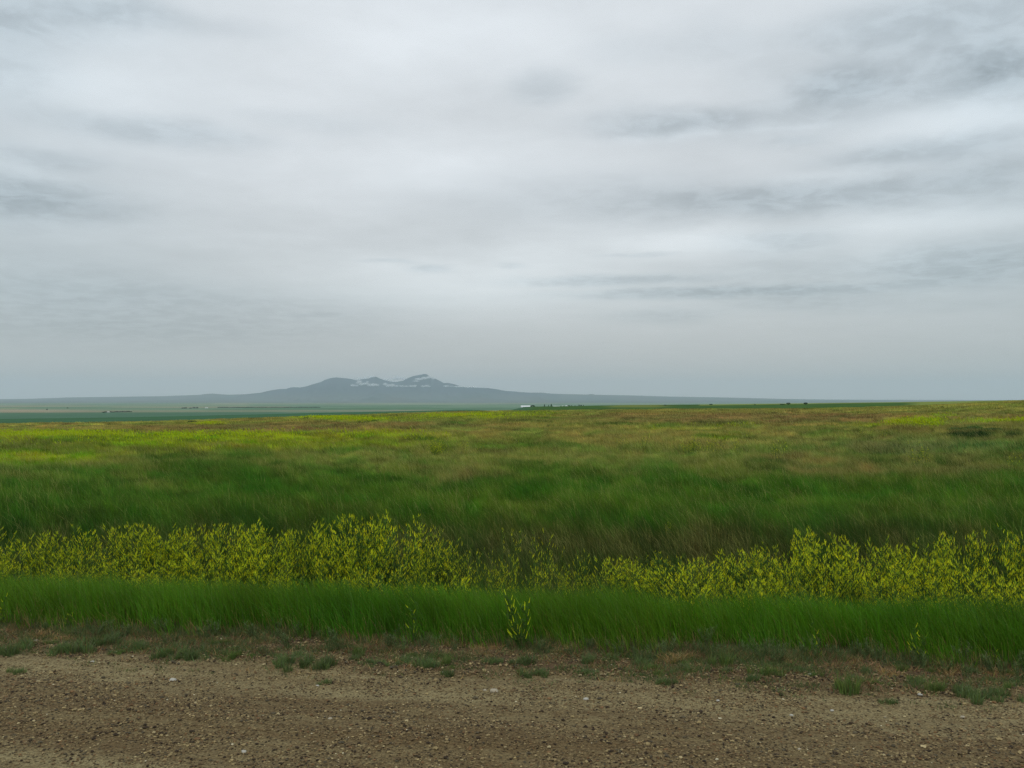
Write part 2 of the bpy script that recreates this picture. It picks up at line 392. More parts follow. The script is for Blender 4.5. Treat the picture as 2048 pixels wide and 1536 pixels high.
g.put(bs.inputs['Base Color'], g.mix(vf, c, veg)); bs.inputs['Roughness'].default_value = .95; bs.inputs['Specular IOR Level'].default_value = .05
b = g.n('ShaderNodeBump'); b.inputs['Strength'].default_value = .6; b.inputs['Distance'].default_value = .04; g.put(b.inputs['Height'], h); g.put(bs.inputs['Normal'], b.outputs[0])

# ------------------------------------------------------------------ ground sheet
azs = np.concatenate([np.linspace(-180, -46, 60, endpoint=False), np.linspace(-46, 46, 460), np.linspace(46, 180, 60)[1:]])
rs = np.concatenate([[.05, .5, 1, 1.6, 2.2, 2.7], np.arange(3, 15, .07), np.geomspace(15, 41000, 420)])
A, RR = np.meshgrid(np.radians(azs[:-1]), rs)      # the last column is the first again
X = (RR * np.sin(A)).ravel(); Y = (RR * np.cos(A)).ravel(); Z = height(X, Y)
cv = np.zeros((len(X), 3)); rr_ = np.hypot(X, Y)
near = rr_ < RC + 30
cv[near] = cover(X[near], np.abs(Y[near]) + .01, Z[near] + .2) * K * 1.0
cv[near & (rr_ < 30)] *= .55
fade = ss(60, 25, rr_); cv[near] *= (1 - .35 * fade[near])[:, None]
cv[~near] = farcover(X[~near], np.abs(Y[~near]), Z[~near]) * K
# behind the camera the same prairie goes on
bk = (Y < 2) & near; cv[bk] = (OLIVE * .8) * K
nA = len(azs) - 1; nR = len(rs)
i = np.arange(nR - 1)[:, None] * nA; j = np.arange(nA)[None, :]; j2 = (j + 1) % nA
q = np.stack([i + j, i + nA + j, i + nA + j2, i + j2], -1).reshape(-1, 4)[:, ::-1]
ctr = np.arange(nA)[::-1][None, :]
gr = mesh('ground', np.stack([X, Y, Z], 1), [(4, q), (nA, ctr[:, ::-1])], M_GROUND, col=cv, smooth=True)
tag(gr, 'rolling prairie ground falling away to a wide plain', 'ground', kind='structure')

# road: a sheet 6 mm proud of the ground with a wandering edge
sv = np.linspace(-45, 45, 1100); tv = np.concatenate([np.linspace(-5.5, 2.4, 18), np.linspace(2.5, 1, 1)[:0], np.linspace(2.6, 5.6, 60)])
S, T = np.meshgrid(sv, tv)
edge = 5.52 + (fbm(sv / 1.3, sv * 0 + 2, 4, 8) - .5) * .45
T = np.where(T > 2.5, 2.5 + (T - 2.5) * ((edge - 2.5) / 3.1)[None, :], T)
S = S.ravel(); T = T.ravel()
X = S * math.cos(ALPHA) + T * math.sin(ALPHA); Y = T * math.cos(ALPHA) - S * math.sin(ALPHA)
Z = height(X, Y) + .006
nS = len(sv); nT = len(tv)
i = np.arange(nT - 1)[:, None] * nS; j = np.arange(nS - 1)[None, :]
q = np.stack([i + j, i + j + 1, i + nS + j + 1, i + nS + j], -1).reshape(-1, 4)
ro = mesh('road', np.stack([X, Y, Z], 1), [(4, q)], M_ROAD, smooth=True)
tag(ro, 'brown gravel road with packed wheel tracks', 'road', kind='structure')

# ------------------------------------------------------------------ hills and mountain
def relief(name, sky, r0, rp, r1, px0, px1, n, base, rough, mat, label, cat, edge=60):
    pxs = np.linspace(px0, px1, n); sky = np.array(sky)
    top = np.interp(pxs, sky[:, 0], sky[:, 1]) + (fbm(pxs / 9, pxs * 0, 4, 61) - .5) * rough * .0
    ratio = np.concatenate([np.linspace(r0, rp, 90), np.linspace(rp, r1, 40)[1:]])
    PX, RD = np.meshgrid(pxs, ratio)
    TP = np.tile(top, (len(ratio), 1))
    ztop = CAMZ + (800 - TP) / F * rp
    up = np.where(RD < rp, np.clip((RD - r0) / (rp - r0), 0, 1), 1 - np.clip((RD - rp) / (r1 - rp), 0, 1))
    prof = np.where(RD < rp, .40 * up + .60 * up ** 3.2, up ** .8)
    XX = (PX - 1024) / F * RD
    nz = fbm(XX / 900, RD / 2300, 5, 81) - .5
    rid = np.abs(fbm(XX / 1500 + 5, RD / 4200, 5, 83) - .5) * 2
    z = base + (ztop - base) * prof + (nz * .9 - rid * .7) * rough * (up * (1 - up) * 4) * np.clip((ztop - base) / 400, .1, 1.6)
    fl = np.clip(np.minimum(PX - px0, px1 - PX) / edge, 0, 1)
    z = base - 30 + (z - base + 30) * ss(0, 1, fl)
    nr, nc = PX.shape
    i = np.arange(nr - 1)[:, None] * nc; j = np.arange(nc - 1)[None, :]
    q = np.stack([i + j, i + j + 1, i + nc + j + 1, i + nc + j], -1).reshape(-1, 4)
    o = mesh(name, np.stack([XX.ravel(), RD.ravel(), z.ravel()], 1), [(4, q)], mat, smooth=True)
    return tag(o, label, cat, kind='structure')
def hillmat(name, c1, c2, sc_):
    m, g, bs, out = newmat(name)
    t = g.n('ShaderNodeTexCoord').outputs['Object']
    n = g.noise(g.v('MULTIPLY', t, (1, .5, 2)), sc_, 7, .6)
    z_ = g.sep(t)[2]
    low = g.m('MULTIPLY', g.rng(g.m('ADD', z_, g.m('MULTIPLY', g.m('SUBTRACT', n, .5), 260)), 60, 300, 1, 0, True), .85)
    cc = g.mix(g.rng(n, .35, .65), c1, c2)
    g.put(bs.inputs['Base Color'], g.mix(low, cc, g.mix(g.rng(n, .4, .6), (.06, .085, .072), (.10, .10, .08)))); bs.inputs['Roughness'].default_value = 1; bs.inputs['Specular IOR Level'].default_value = 0  # low grassland tone leans blue-green, a little distance haze mixed into the colour
    return m
SKH = [(-700, 801), (0, 798.3), (60, 797.3), (150, 794.5), (250, 793.2), (330, 792.2), (400, 789.5), (412, 787.6), (425, 787), (438, 788.2), (455, 789.2), (520, 788), (640, 789), (1000, 788), (1060, 785.2), (1085, 785), (1100, 787), (1130, 788.2), (1178, 789), (1183, 787.3), (1190, 789.3), (1260, 790.7), (1340, 793), (1420, 794.3), (1500, 796), (1560, 797.6), (1650, 799), (1750, 799.6), (2100, 800.2), (2800, 801)]
relief('hills', SKH, 19000, 30000, 36000, -600, 2650, 700, -62, 60, hillmat('hill_range', (.045, .06, .04), (.075, .09, .055), .0006),
       'low blue-grey hills along the horizon', 'hills')
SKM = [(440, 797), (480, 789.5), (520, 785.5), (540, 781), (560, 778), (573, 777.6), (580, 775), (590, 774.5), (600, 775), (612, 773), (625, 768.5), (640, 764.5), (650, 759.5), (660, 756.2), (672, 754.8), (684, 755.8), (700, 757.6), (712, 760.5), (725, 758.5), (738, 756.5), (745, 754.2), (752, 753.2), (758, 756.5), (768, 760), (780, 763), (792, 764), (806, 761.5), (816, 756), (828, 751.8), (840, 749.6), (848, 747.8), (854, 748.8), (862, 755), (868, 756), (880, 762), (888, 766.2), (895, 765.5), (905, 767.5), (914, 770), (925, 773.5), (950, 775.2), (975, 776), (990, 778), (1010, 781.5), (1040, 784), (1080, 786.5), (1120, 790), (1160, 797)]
relief('mountain', SKM, 20500, 27500, 33000, 430, 1170, 640, -62, 300, hillmat('mountain_slopes', (.016, .03, .045), (.034, .055, .075), .0012),  # slope colour is tinted blue to paint in part of the distance haze
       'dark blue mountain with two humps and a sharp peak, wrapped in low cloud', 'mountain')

# ------------------------------------------------------------------ haze
bm_v = np.array([(x, y, z) for x in (-44000, 44000) for y in (-44000, 44000) for z in (-110, 960)], float)
qf = np.array([(0, 1, 3, 2), (4, 6, 7, 5), (0, 4, 5, 1), (2, 3, 7, 6), (0, 2, 6, 4), (1, 5, 7, 3)])
m = bpy.data.materials.new('haze'); m.use_nodes = True; m.node_tree.nodes.clear(); g = G(m.node_tree)
out = g.n('ShaderNodeOutputMaterial'); pv = g.n('ShaderNodeVolumePrincipled')
pv.inputs['Color'].default_value = (.77, .905, 1, 1); pv.inputs['Density'].default_value = 3.5e-5; pv.inputs['Anisotropy'].default_value = .2
m.node_tree.links.new(pv.outputs[0], out.inputs['Volume'])
hz = mesh('haze', bm_v, [(4, qf)], m)
tag(hz, 'pale blue air haze over the far plain', 'haze', kind='stuff')

# ------------------------------------------------------------------ grass
def wedge(n, y0, y1, margin=1.5, k=.68):
    out = []
    while sum(map(len, out)) < n:
        y = np.sqrt(rng.uniform(y0 * y0, y1 * y1, n)); hw = k * y + margin
        x = rng.uniform(-1, 1, n) * hw
        out.append(np.stack([x, y], 1))
    return np.concatenate(out)[:n]
def blades(P, h, wd, lean, ldir, C, segs=3, tip=None, face=None):
    """P n x 3 roots, returns verts, faces, colours"""
    n = len(P)
    if face is None: face = rng.uniform(-1.1, 1.1, n)
    wx = np.cos(face) * wd; wy = np.sin(face) * wd
    lx = np.cos(ldir) * lean * h; ly = np.sin(ldir) * lean * h
    V = np.zeros((n, 2 * segs + 1, 3)); CC = np.zeros((n, 2 * segs + 1, 3))
    for s in range(segs):
        t = s / segs; cx = P[:, 0] + lx * t * t; cy = P[:, 1] + ly * t * t; cz = P[:, 2] + h * t * (1 - .18 * t * lean)
        ww = (1 - t ** 2 * .75) * .5
        V[:, 2 * s] = np.stack([cx - wx * ww, cy - wy * ww, cz], 1); V[:, 2 * s + 1] = np.stack([cx + wx * ww, cy + wy * ww, cz], 1)
    V[:, -1] = np.stack([P[:, 0] + lx, P[:, 1] + ly, P[:, 2] + h * (1 - .18 * lean)], 1)
    CC[:] = C[:, None]
    if tip is not None: CC[:, -3:] = tip[:, None]
    b = (np.arange(n) * (2 * segs + 1))[:, None]
    q = np.concatenate([b + np.array([2 * s, 2 * s + 1, 2 * s + 3, 2 * s + 2]) for s in range(segs - 1)]) if segs > 1 else np.zeros((0, 4), int)
    t3 = b + np.array([2 * segs - 2, 2 * segs - 1, 2 * segs])
    return V.reshape(-1, 3), q, t3, CC.reshape(-1, 3)
class Acc:
    def __init__(s): s.V = []; s.Q = []; s.T = []; s.C = []; s.n = 0
    def add(s, r):
        V, q, t, C = r
        s.V.append(V); s.C.append(C); s.Q.append(q + s.n); s.T.append(t + s.n); s.n += len(V)
    def build(s, name, mat, parent=None):
        f = []
        Q_ = np.concatenate(s.Q); T_ = np.concatenate(s.T)
        if len(Q_): f.append((4, Q_))
        if len(T_): f.append((3, T_))
        return mesh(name, np.concatenate(s.V), f, mat, parent, col=np.concatenate(s.C))
def jit(C, a=.18, b=.10):
    return C * (1 + rng.normal(0, a, (len(C), 1))).clip(.4, 1.8) * (1 + rng.normal(0, b, C.shape)).clip(.6, 1.4)

# 1. the verge strip between shoulder and ditch
def strip():
    A_ = Acc(); n = 120000
    s = rng.uniform(-8, 8, n); t = rng.uniform(6.15, 8.9, n)
    e = 6.34 + (fbm(s / .55, s * 0, 4, 12) - .5) * .55
    fuzz = np.abs(rng.normal(0, .10, n)) - .10 + (fbm(s / .14, s * 0 + 4, 3, 13) - .5) * .35
    keep = (t > e + fuzz) & ((t < 7.6) | (rng.random(n) < .55)); s, t, e = s[keep], t[keep], e[keep]
    x = s * math.cos(ALPHA) + t * math.sin(ALPHA); y = t * math.cos(ALPHA) - s * math.sin(ALPHA)
    k = np.abs(x) < .68 * y + 1.8; x, y, t, s, e = x[k], y[k], t[k], s[k], e[k]
    z = height(x, y) - .01
    clump = fbm(s / .35, t / .35, 3, 14); big = fbm(s / 1.2, t / 2.0, 3, 17)
    h = (.235 + .15 * clump + rng.normal(0, .04, len(x)) + .10 * (big - .5)) * (.40 + .60 * ss(-.12, .28, t - e))
    h = np.clip(h, .06, .6); h = np.where(t > 7.6, h * .8, h)
    C = np.array(lin(64, 96, 18))[None] * (1 - (big[:, None] * .5)) + np.array(lin(52, 78, 18))[None] * (big[:, None] * .5)
    C = C * K * 1.05 * (.72 + .62 * fbm(s / .5, t / .5, 3, 19))[:, None] * (1 + (fbm(s / 1.1, t / .9, 3, 20)[:, None] - .5) * np.array([.7, .2, .4]))
    dead = rng.random(len(x)) < (.05 + .25 * ss(.25, 0, t - e)); C[dead] = np.array(lin(120, 104, 66)) * K; h[dead] *= .6
    face = rng.uniform(-1.2, 1.2, len(x))
    A_.add(blades(np.stack([x, y, z], 1), h, rng.uniform(.0022, .0052, len(x)), np.abs(rng.normal(.38, .22, len(x))), rng.normal(math.pi, .75, len(x)), jit(C), 4, face=face))
    # seed stalks that stand above the leaves
    m_ = rng.random(len(x)) < .022
    C2 = np.tile(np.array(lin(84, 104, 52)) * K, (m_.sum(), 1))
    A_.add(blades(np.stack([x, y, z], 1)[m_], h[m_] * 1.22, np.full(m_.sum(), .003), np.abs(rng.normal(.3, .15, m_.sum())), rng.normal(math.pi, .5, m_.sum()), jit(C2), 3))
    o = A_.build('verge_grass', M_GRASS)
    tag(o, 'knee-high bright green grass strip between gravel shoulder and ditch', 'grass', kind='stuff')
strip()

# 2. ditch and field grass
def field(y0, y1, n, w0, h0, segs, A_, seedheads=.018):
    P = wedge(n, y0, y1, 2.0); x, y = P[:, 0], P[:, 1]
    t = road_t(x, y); k = t > 7.4; x, y, t = x[k], y[k], t[k]
    z = height(x, y)
    C = cover(x, y, z + .30) * K
    sz = y / 12
    clump = fbm(x / (.5 * np.sqrt(sz)), y / (.8 * np.sqrt(sz)), 3, 24)
    cl2 = fbm(x / 2.2, y / 3.5, 3, 26)
    h = h0 * (.45 + .75 * clump + .35 * (cl2 - .5)) * rng.uniform(.65, 1.2, len(x))
    ye = (C[:, 0] > C[:, 1] * .93); 
    wd = w0 * (y / 12) * rng.uniform(.6, 1.5, len(x))
    tip = None
    Cj = jit(C, .16 if y0 < 20 else .26, .09)
    r_ = (C[:, 0] / np.maximum(C[:, 1], 1e-4))
    dry = rng.random(len(x)) < np.clip((r_ - .50) * .7, .02, .32)
    tip = Cj.copy(); straw = np.array(lin(150, 146, 88)) * K
    tip[dry] = tip[dry] * .45 + straw * .55
    st_ = rng.random(len(x)) < seedheads * (.4 + 1.6 * (fbm(x / (1.3 * sz), y / (2.0 * sz), 3, 28) > .52)); h = np.where(st_, h * 1.15 + .04, h); wd = np.where(st_, wd * .6, wd); tip[st_] = straw * rng.uniform(.55, 1.0, (st_.sum(), 1)); Cj[st_] = Cj[st_] * .8 + straw * .2
    A_.add(blades(np.stack([x, y, z - .02], 1), h, wd, np.abs(rng.normal(.45, .25, len(x))), rng.normal(math.pi, .85, len(x)), Cj, segs, tip=tip))
A_ = Acc()
field(7.5, 14, 190000, .0050, .38, 3, A_)
field(14, 26, 380000, .0046, .36, 3, A_)
o = A_.build('ditch_grass', M_GRASS); tag(o, 'dark green tangled grass in the ditch and on its far bank', 'grass', kind='stuff')
A_ = Acc()
field(26, 50, 400000, .0052, .38, 2, A_)
field(50, 95, 340000, .0058, .40, 2, A_)
field(95, 185, 260000, .0080, .42, 1, A_)
o = A_.build('prairie_grass', M_GRASS); tag(o, 'olive, tan and rusty patches of prairie grass across the field', 'grass', kind='stuff')

# 3. yellow bloom of the distant clover patches (masses nobody could count)
def bloom():
    A_ = Acc(); 
    P = wedge(420000, 34, 178, 2.0); x, y = P[:, 0], P[:, 1]; z = height(x, y)
    C = cover(x, y, z + .42)
    yel = (C[:, 0] / (C[:, 1] + 1e-5) > .68) & (C[:, 2] < C[:, 1] * .13)
    mass = np.clip(1 - C[:, 2] / (C[:, 1] * .16 + 1e-5), 0, 1) * (C[:, 0] / (C[:, 1] + 1e-5) > .62)
    k = rng.random(len(x)) < mass * .95 * ss(.30, .55, fbm(x / 2.6, y / 7.0, 4, 202)) * np.where(y > 90, .6, 1); x, y, z = x[k], y[k], z[k]
    n = len(x)
    hz_ = z + rng.uniform(.2, .5, n)
    col = np.tile(np.array(lin(132, 144, 16)) * K, (n, 1))
    A_.add(blades(np.stack([x, y, hz_], 1), rng.uniform(.08, .16, n), .011 * (y / 12) * rng.uniform(.6, 1.3, n), np.abs(rng.normal(.4, .2, n)), rng.normal(math.pi, .8, n), jit(col, .15, .05), 1))
    o = A_.build('clover_bloom', M_FLOWER); tag(o, 'distant drifts of yellow clover bloom across the field', 'wildflowers', kind='stuff')
    print('bloom', n)
bloom()

# ------------------------------------------------------------------ yellow sweet clover plants
FY = np.array(lin(168, 174, 34)) * 2.0; FY2 = np.array(lin(184, 176, 20)) * 2.05; FG = np.array(lin(112, 140, 40)) * 1.6
LG = np.array(lin(56, 84, 26)) * 1.5
def tube(A_, p0, p1, r0, r1, c, sides=3):
    p0 = np.array(p0, float); p1 = np.array(p1, float); d = p1 - p0; L_ = np.linalg.norm(d) + 1e-9; d /= L_
    u = np.cross(d, (0.3, .2, 1)); u /= np.linalg.norm(u) + 1e-9; v = np.cross(d, u)
    a = np.arange(sides) * 2 * math.pi / sides
    ring = np.cos(a)[:, None] * u + np.sin(a)[:, None] * v
    V = np.concatenate([p0 + ring * r0, p1 + ring * r1]); i = np.arange(sides); j = (i + 1) % sides
    q = np.stack([i, j, j + sides, i + sides], 1)
    A_.add((V, q, np.zeros((0, 3), int), np.tile(c, (2 * sides, 1))))
def spike(A_, p, d, L_, r, c):
    """a raceme: bumpy tapering body of florets, slightly curved"""
    d = d / np.linalg.norm(d); u = np.cross(d, (0, 0, 1.)); u /= np.linalg.norm(u) + 1e-9; v = np.cross(u, d)
    n = 5; rings = []; cols = []
    for k in range(n):
        t = k / (n - 1); cen = p + d * L_ * t + np.array([0, 0, 1]) * L_ * .12 * t * t
        rr = r * (1 - .65 * t) * (random.uniform(.55, 1.15)) * (.5 if k == 0 else 1); ph = random.random() * 6
        for s in range(4):
            a = ph * .2 + s * math.pi / 2 + (k % 2) * .78
            rings.append(cen + (u * math.cos(a) + v * math.sin(a)) * rr * random.uniform(.7, 1.3))
            cols.append(c * (random.uniform(.75, 1.2) * (1 - .12 * t)))
    V = np.array(rings); Q_ = []
    for k in range(n - 1):
        for s in range(4):
            Q_.append((k * 4 + s, k * 4 + (s + 1) % 4, k * 4 + 4 + (s + 1) % 4, k * 4 + 4 + s))
    A_.add((V, np.array(Q_), np.zeros((0, 3), int), np.array(cols)))
def leaf(A_, p, d, L_, w_, c):
    d = d / (np.linalg.norm(d) + 1e-9); u = np.cross(d, (0, 0, 1.)); u /= np.linalg.norm(u) + 1e-9
    V = np.array([p, p + d * L_ * .55 + u * w_, p + d * L_, p + d * L_ * .55 - u * w_]) + np.array([[0, 0, 0], [0, 0, .15 * L_], [0, 0, 0], [0, 0, .15 * L_]])
    A_.add((V, np.array([[0, 1, 2, 3]]), np.zeros((0, 3), int), np.tile(c, (4, 1))))
def clover(nst, nbr, spk, H=1.0, spread=.33, yf=.6, leafn=7):
    """unit-height plant; H used for proportion only"""
    root = empty('sweet_clover', (0, 0, 0))
    S_, L_, F_ = Acc(), Acc(), Acc(); sc_ = np.array(lin(66, 88, 40)) * 1.5
    for i in range(nst):
        a = random.uniform(0, 2 * math.pi); sp = spread * math.sqrt(random.random())
        top = np.array([math.cos(a) * sp - .05, math.sin(a) * sp, H * random.uniform(.72, 1.0)])
        b0 = np.array([math.cos(a) * .03, math.sin(a) * .03, 0]); mid = (b0 + top) / 2 + np.array([math.cos(a) * .05, math.sin(a) * .05, .06])
        pts = [b0, mid, top]
        def pt(t):
            return (1 - t) ** 2 * b0 + 2 * t * (1 - t) * mid + t * t * top
        for s in range(4): tube(S_, pt(s / 4), pt((s + 1) / 4), .005 * (1 - s / 5), .005 * (1 - (s + 1) / 5), sc_)
        for k in range(nbr):
            t = .28 + .72 * (k + random.random()) / nbr; p = pt(t); ba = a + random.uniform(-1.6, 1.6) if random.random() < .7 else random.uniform(0, 6.28)
            bl = .26 * (1.15 - t * .75) * random.uniform(.7, 1.2)
            q_ = p + np.array([math.cos(ba) * bl * .62, math.sin(ba) * bl * .62, bl * .8])
            q_[2] = min(q_[2], H * 1.05)
            tube(S_, p, q_, .0026, .0015, sc_)
            for s in range(leafn):
                tt = random.random(); pp = p + (q_ - p) * tt; da = random.uniform(0, 6.28)
                leaf(L_, pp, np.array([math.cos(da), math.sin(da), random.uniform(-.1, .7)]), random.uniform(.018, .032), random.uniform(.006, .010), LG * random.uniform(.7, 1.35))
            for s in range(spk):
                tt = random.uniform(.35, 1.0) if s else 1.0; pp = p + (q_ - p) * tt; da = ba + random.uniform(-1.5, 1.5)
                dd = np.array([math.cos(da) * .42 - .22, math.sin(da) * .42, 1.0])
                tube(S_, pp, pp + dd * .018, .0014, .0012, sc_)
                cc = FY if random.random() < yf else (FG if random.random() < .5 else FY2)
                spike(F_, pp + dd * .018, dd, random.uniform(.024, .052), random.uniform(.0032, .0048), cc)
    for s in range(nst * 10):
        a = random.uniform(0, 6.28); rr = random.uniform(0, spread * .8)
        leaf(L_, np.array([math.cos(a) * rr, math.sin(a) * rr, random.uniform(.08, .6) * H]), np.array([math.cos(a), math.sin(a), random.uniform(0, .8)]), .034, .011, LG * random.uniform(.6, 1.2))
    st = S_.build('stems', M_LEAF, root); lf = L_.build('leaves', M_LEAF, root); fl = F_.build('flower_spikes', M_FLOWER, root)
    for q_ in (st, lf, fl): q_['kind'] = 'stuff'
    kids[root.name] = [st, lf, fl]
    return root
dense = [clover(random.choice([10, 11, 12]), 11, 6, spread=.38, leafn=9, yf=.5) for _ in range(6)] + [clover(10, 10, 4, spread=.38, leafn=13, yf=.35) for _ in range(3)]
sparse = [clover(4, 7, 3, spread=.26, yf=.4, leafn=6) for _ in range(4)]
protos_used = set()
def place_clover(pr, loc, h, rz, label, group, wide=1.0):
    s = (h * wide, h * wide, h)
    if pr.name not in protos_used:
        protos_used.add(pr.name); r = pr; r.location = loc; r.rotation_euler = (0, 0, rz); r.scale = s
    else: r = dup(pr, loc, rz, s)
    tag(r, label, 'wildflower', group)
    return r
TOP = np.array([(-300, 1070), (0, 1066), (100, 1058), (160, 1075), (215, 1056), (270, 1030), (330, 1062), (400, 1040), (440, 1036), (520, 1040), (570, 1078), (612, 1040), (680, 1030), (720, 1022), (780, 1006), (815, 1050), (850, 1042), (900, 1085), (922, 1165),
                (1190, 1160), (1215, 1112), (1260, 1118), (1330, 1100), (1400, 1080), (1440, 1098), (1500, 1104), (1560, 1092), (1620, 1058), (1690, 1072), (1740, 1084), (1800, 1080), (1850, 1092), (1940, 1044), (1975, 1072), (2040, 1062), (2300, 1060)])
npl = 0
def zone_label(px, row):
    rw = ('front row', 'second row', 'middle row', 'fourth row', 'back row')[row]
    segs = [(110, 'at the left band\'s far left end'), (220, 'just left of the left band\'s first hump'), (330, 'on the left band\'s first hump'),
            (430, 'in the left band\'s dip past its first hump'), (530, 'on the left band\'s flat second hump'), (620, 'in the notch left of the tallest hump'),
            (720, 'on the left slope of the tallest hump'), (810, 'on the top of the tallest hump'), (930, 'at the ragged right end of the left band'),
            (1320, 'at the right band\'s thin left end'), (1450, 'on the right band\'s low first hump'), (1570, 'in the shallow dip of the right band'), (1690, 'on the tall middle hump of the right band'),
            (1830, 'on the level stretch of the right band'), (1960, 'round the right band\'s single high stalk'), (9999, 'at the right band\'s thick far end')]
    return 'yellow sweet clover bush ' + [t for m, t in segs if px < m][0] + ', ' + rw
for row, (t0, frac) in enumerate([(7.75, .06), (8.15, .25), (8.6, .5), (9.1, .78), (9.6, 1.0)]):
    for s in np.arange(-8.4, 8.4, .27):
        ss_ = s + random.uniform(-.14, .14); t = t0 + random.uniform(-.2, .2)
        x = ss_ * math.cos(ALPHA) + t * math.sin(ALPHA); y = t * math.cos(ALPHA) - ss_ * math.sin(ALPHA)
        if abs(x) > .64 * y + 1.7: continue
        z = float(height(x, y)); px, _ = to_pix(x, y, z)
        in_l = px < 905 - (35 if row < 2 else 0); in_r = px > 1215 + (0, 120, 60, 20, 0)[row]
        if not (in_l or in_r): continue
        if random.random() < .06: continue
        if row == 0 and in_r and px < 1700: continue
        ytop = 1168 + (np.interp(px, TOP[:, 0], TOP[:, 1]) - 1168) * frac + random.uniform(-12, 14) * (.4 + frac)
        if in_r: ytop += (1 - frac) * 22
        d = pix_dir(px, ytop); ztop = CAMZ + d[2] / d[1] * y
        h = float(np.clip((ztop - z) * .97, .3, 1.3))
        gv = float(fbm(np.array([ss_ / .9]), np.array([t / .8]), 3, 401)[0])
        place_clover(random.choice(dense[6:] if gv < .46 else dense[:6]), (x, y, z - .01), h, random.uniform(0, 6.28), zone_label(px, row), 'sweet clover bushes in the roadside flowering band', wide=random.uniform(.75, 1.1) * (1 if h > .7 else 1.2))
        npl += 1
# looser plants in the gap between the two bands and in the grass
LONE = [(925,1080,9.6,.0,'thin sweet clover plant alone on the brown grass right of the left yellow band'),
        (940,1128,8.8,.0,'low sweet clover plant at the grass edge just right of the left yellow band'),
        (985,1130,8.4,0,'low sweet clover plant in the grass, second from the left band'),
        (1015,1062,9.9,0,'pale slender sweet clover stems high on the dark grass between the bands'),
        (1080,1058,9.5,0,'tallest loose sweet clover plant in the gap between the two yellow bands'),
        (1045,1100,9.0,0,'loose sweet clover plant just left below the tallest one in the gap'),
        (1115,1090,9.2,0,'loose sweet clover plant just right of the tallest one in the gap'),
        (1050,1140,8.4,0,'short sweet clover plant at the grass edge in the middle of the gap'),
        (1160,1098,9.4,0,'thin sweet clover plant near the start of the right yellow band'),
        (1185,1130,8.9,0,'short sweet clover plant hugging the start of the right yellow band'),
        (965,1100,9.3,0,'small sweet clover plant between the pale slender stems and the left band'),
        (1140,1140,8.6,0,'small sweet clover plant at the grass edge between the gap\'s tallest and the right band'),
        (1095,1125,8.7,0,'small sweet clover plant at the grass edge just right of mid-gap'),
        (1340,1040,11.5,0,'faint sweet clover stem above the right yellow band')]
for i, (px, py, y, _, lab) in enumerate(LONE):
    p = at_depth(px, y); d = pix_dir(px, py); zt = CAMZ + d[2] / d[1] * y
    place_clover(sparse[i % 4], p - np.array([0, 0, .01]), float(np.clip(zt - p[2], .3, 1.2)), random.uniform(0, 6), lab, None, .8)
for k in range(26):
    px = random.uniform(895, 1290); y = random.uniform(8.1, 9.9); p = at_depth(px, y)
    fr = (y - 8.1) / 1.8; ytop = 1160 - 62 * fr + random.uniform(-22, 18)
    if px > 1195: ytop -= 6
    d = pix_dir(px, ytop); zt = CAMZ + d[2] / d[1] * y
    wh = 'left part' if px < 1000 else ('middle' if px < 1110 else ('right part' if px < 1200 else 'far right end'))
    place_clover(random.choice(sparse), p - np.array([0, 0, .01]), float(np.clip(zt - p[2], .3, 1.1)), random.uniform(0, 6), 'thin low sweet clover in the gap between the yellow bands, ' + wh, 'thin sweet clover plants in the gap', .8)
# single plants standing in or before the grass strip
GR = [(1045, 1300, 1183, 'yellow sweet clover plant at the front edge of the grass, midway along', 0),
      (825, 1240, 1195, 'pale sweet clover sprig in the grass strip left of the middle', 1),
      (1638, 1290, 1245, 'small sweet clover sprig in the right half of the grass strip', 2),
      (1835, 1300, 1242, 'wider sweet clover sprig with pale spikes in the right part of the grass strip', 3),
      (8, 1240, 1188, 'pale sweet clover sprig at the left end of the grass strip', 1),
      (1990, 1320, 1290, 'tiny sweet clover sprig at the foot of the grass near the right end', 2),
      (142, 1245, 1218, 'tiny sweet clover sprig at the foot of the grass near the left end', 0)]
def mini(ns, spk):
    root = empty('sweet_clover', (0, 0, 0)); S_, L_, F_ = Acc(), Acc(), Acc(); sc_ = np.array(lin(66, 88, 40)) * 1.4
    for i in range(ns):
        a = random.uniform(0, 6.28); top = np.array([math.cos(a) * .22 - .06, math.sin(a) * .1, random.uniform(.6, 1.0)]); b0 = np.array([math.cos(a) * .03, 0, 0])
        tube(S_, b0, top, .007, .003, sc_)
        for k in range(spk):
            p = b0 + (top - b0) * random.uniform(.12, .95); da = random.uniform(0, 6.28); dd = np.array([math.cos(da) * .7 - .25, math.sin(da) * .4 - .1, 1.0]); L2 = random.uniform(.06, .14)
            tube(S_, p, p + dd * L2, .003, .002, sc_); f1 = Acc(); spike(f1, p + dd * L2, dd, random.uniform(.07, .14), .010, FY if random.random() < .6 else FG); f1.build('flower_spike', M_FLOWER, root)
            for s in range(5):
                d2 = random.uniform(0, 6.28); leaf(L_, p + dd * L2 * random.random(), np.array([math.cos(d2), math.sin(d2), .4]), .06, .02, LG * random.uniform(.7, 1.2))
    st = S_.build('stems', M_LEAF, root); lf = L_.build('leaves', M_LEAF, root); lf['kind'] = 'stuff'
    return root
for i, (px, pb, ptop, lab, k) in enumerate(GR):
    p = at_depth(px, (6.24 if i else 6.18) / (math.cos(ALPHA) + (px - 1024) / F * math.sin(ALPHA)))
    d = pix_dir(px, ptop); zt = CAMZ + d[2] / d[1] * p[1]
    m_ = mini(7 if i == 0 else (5 if i == 3 else 3), 6 if i == 0 else (4 if i == 3 else 3))
    place_clover(m_, (p[0], p[1], p[2]), float(np.clip(zt - p[2], .12, .7)), 0, lab, None)
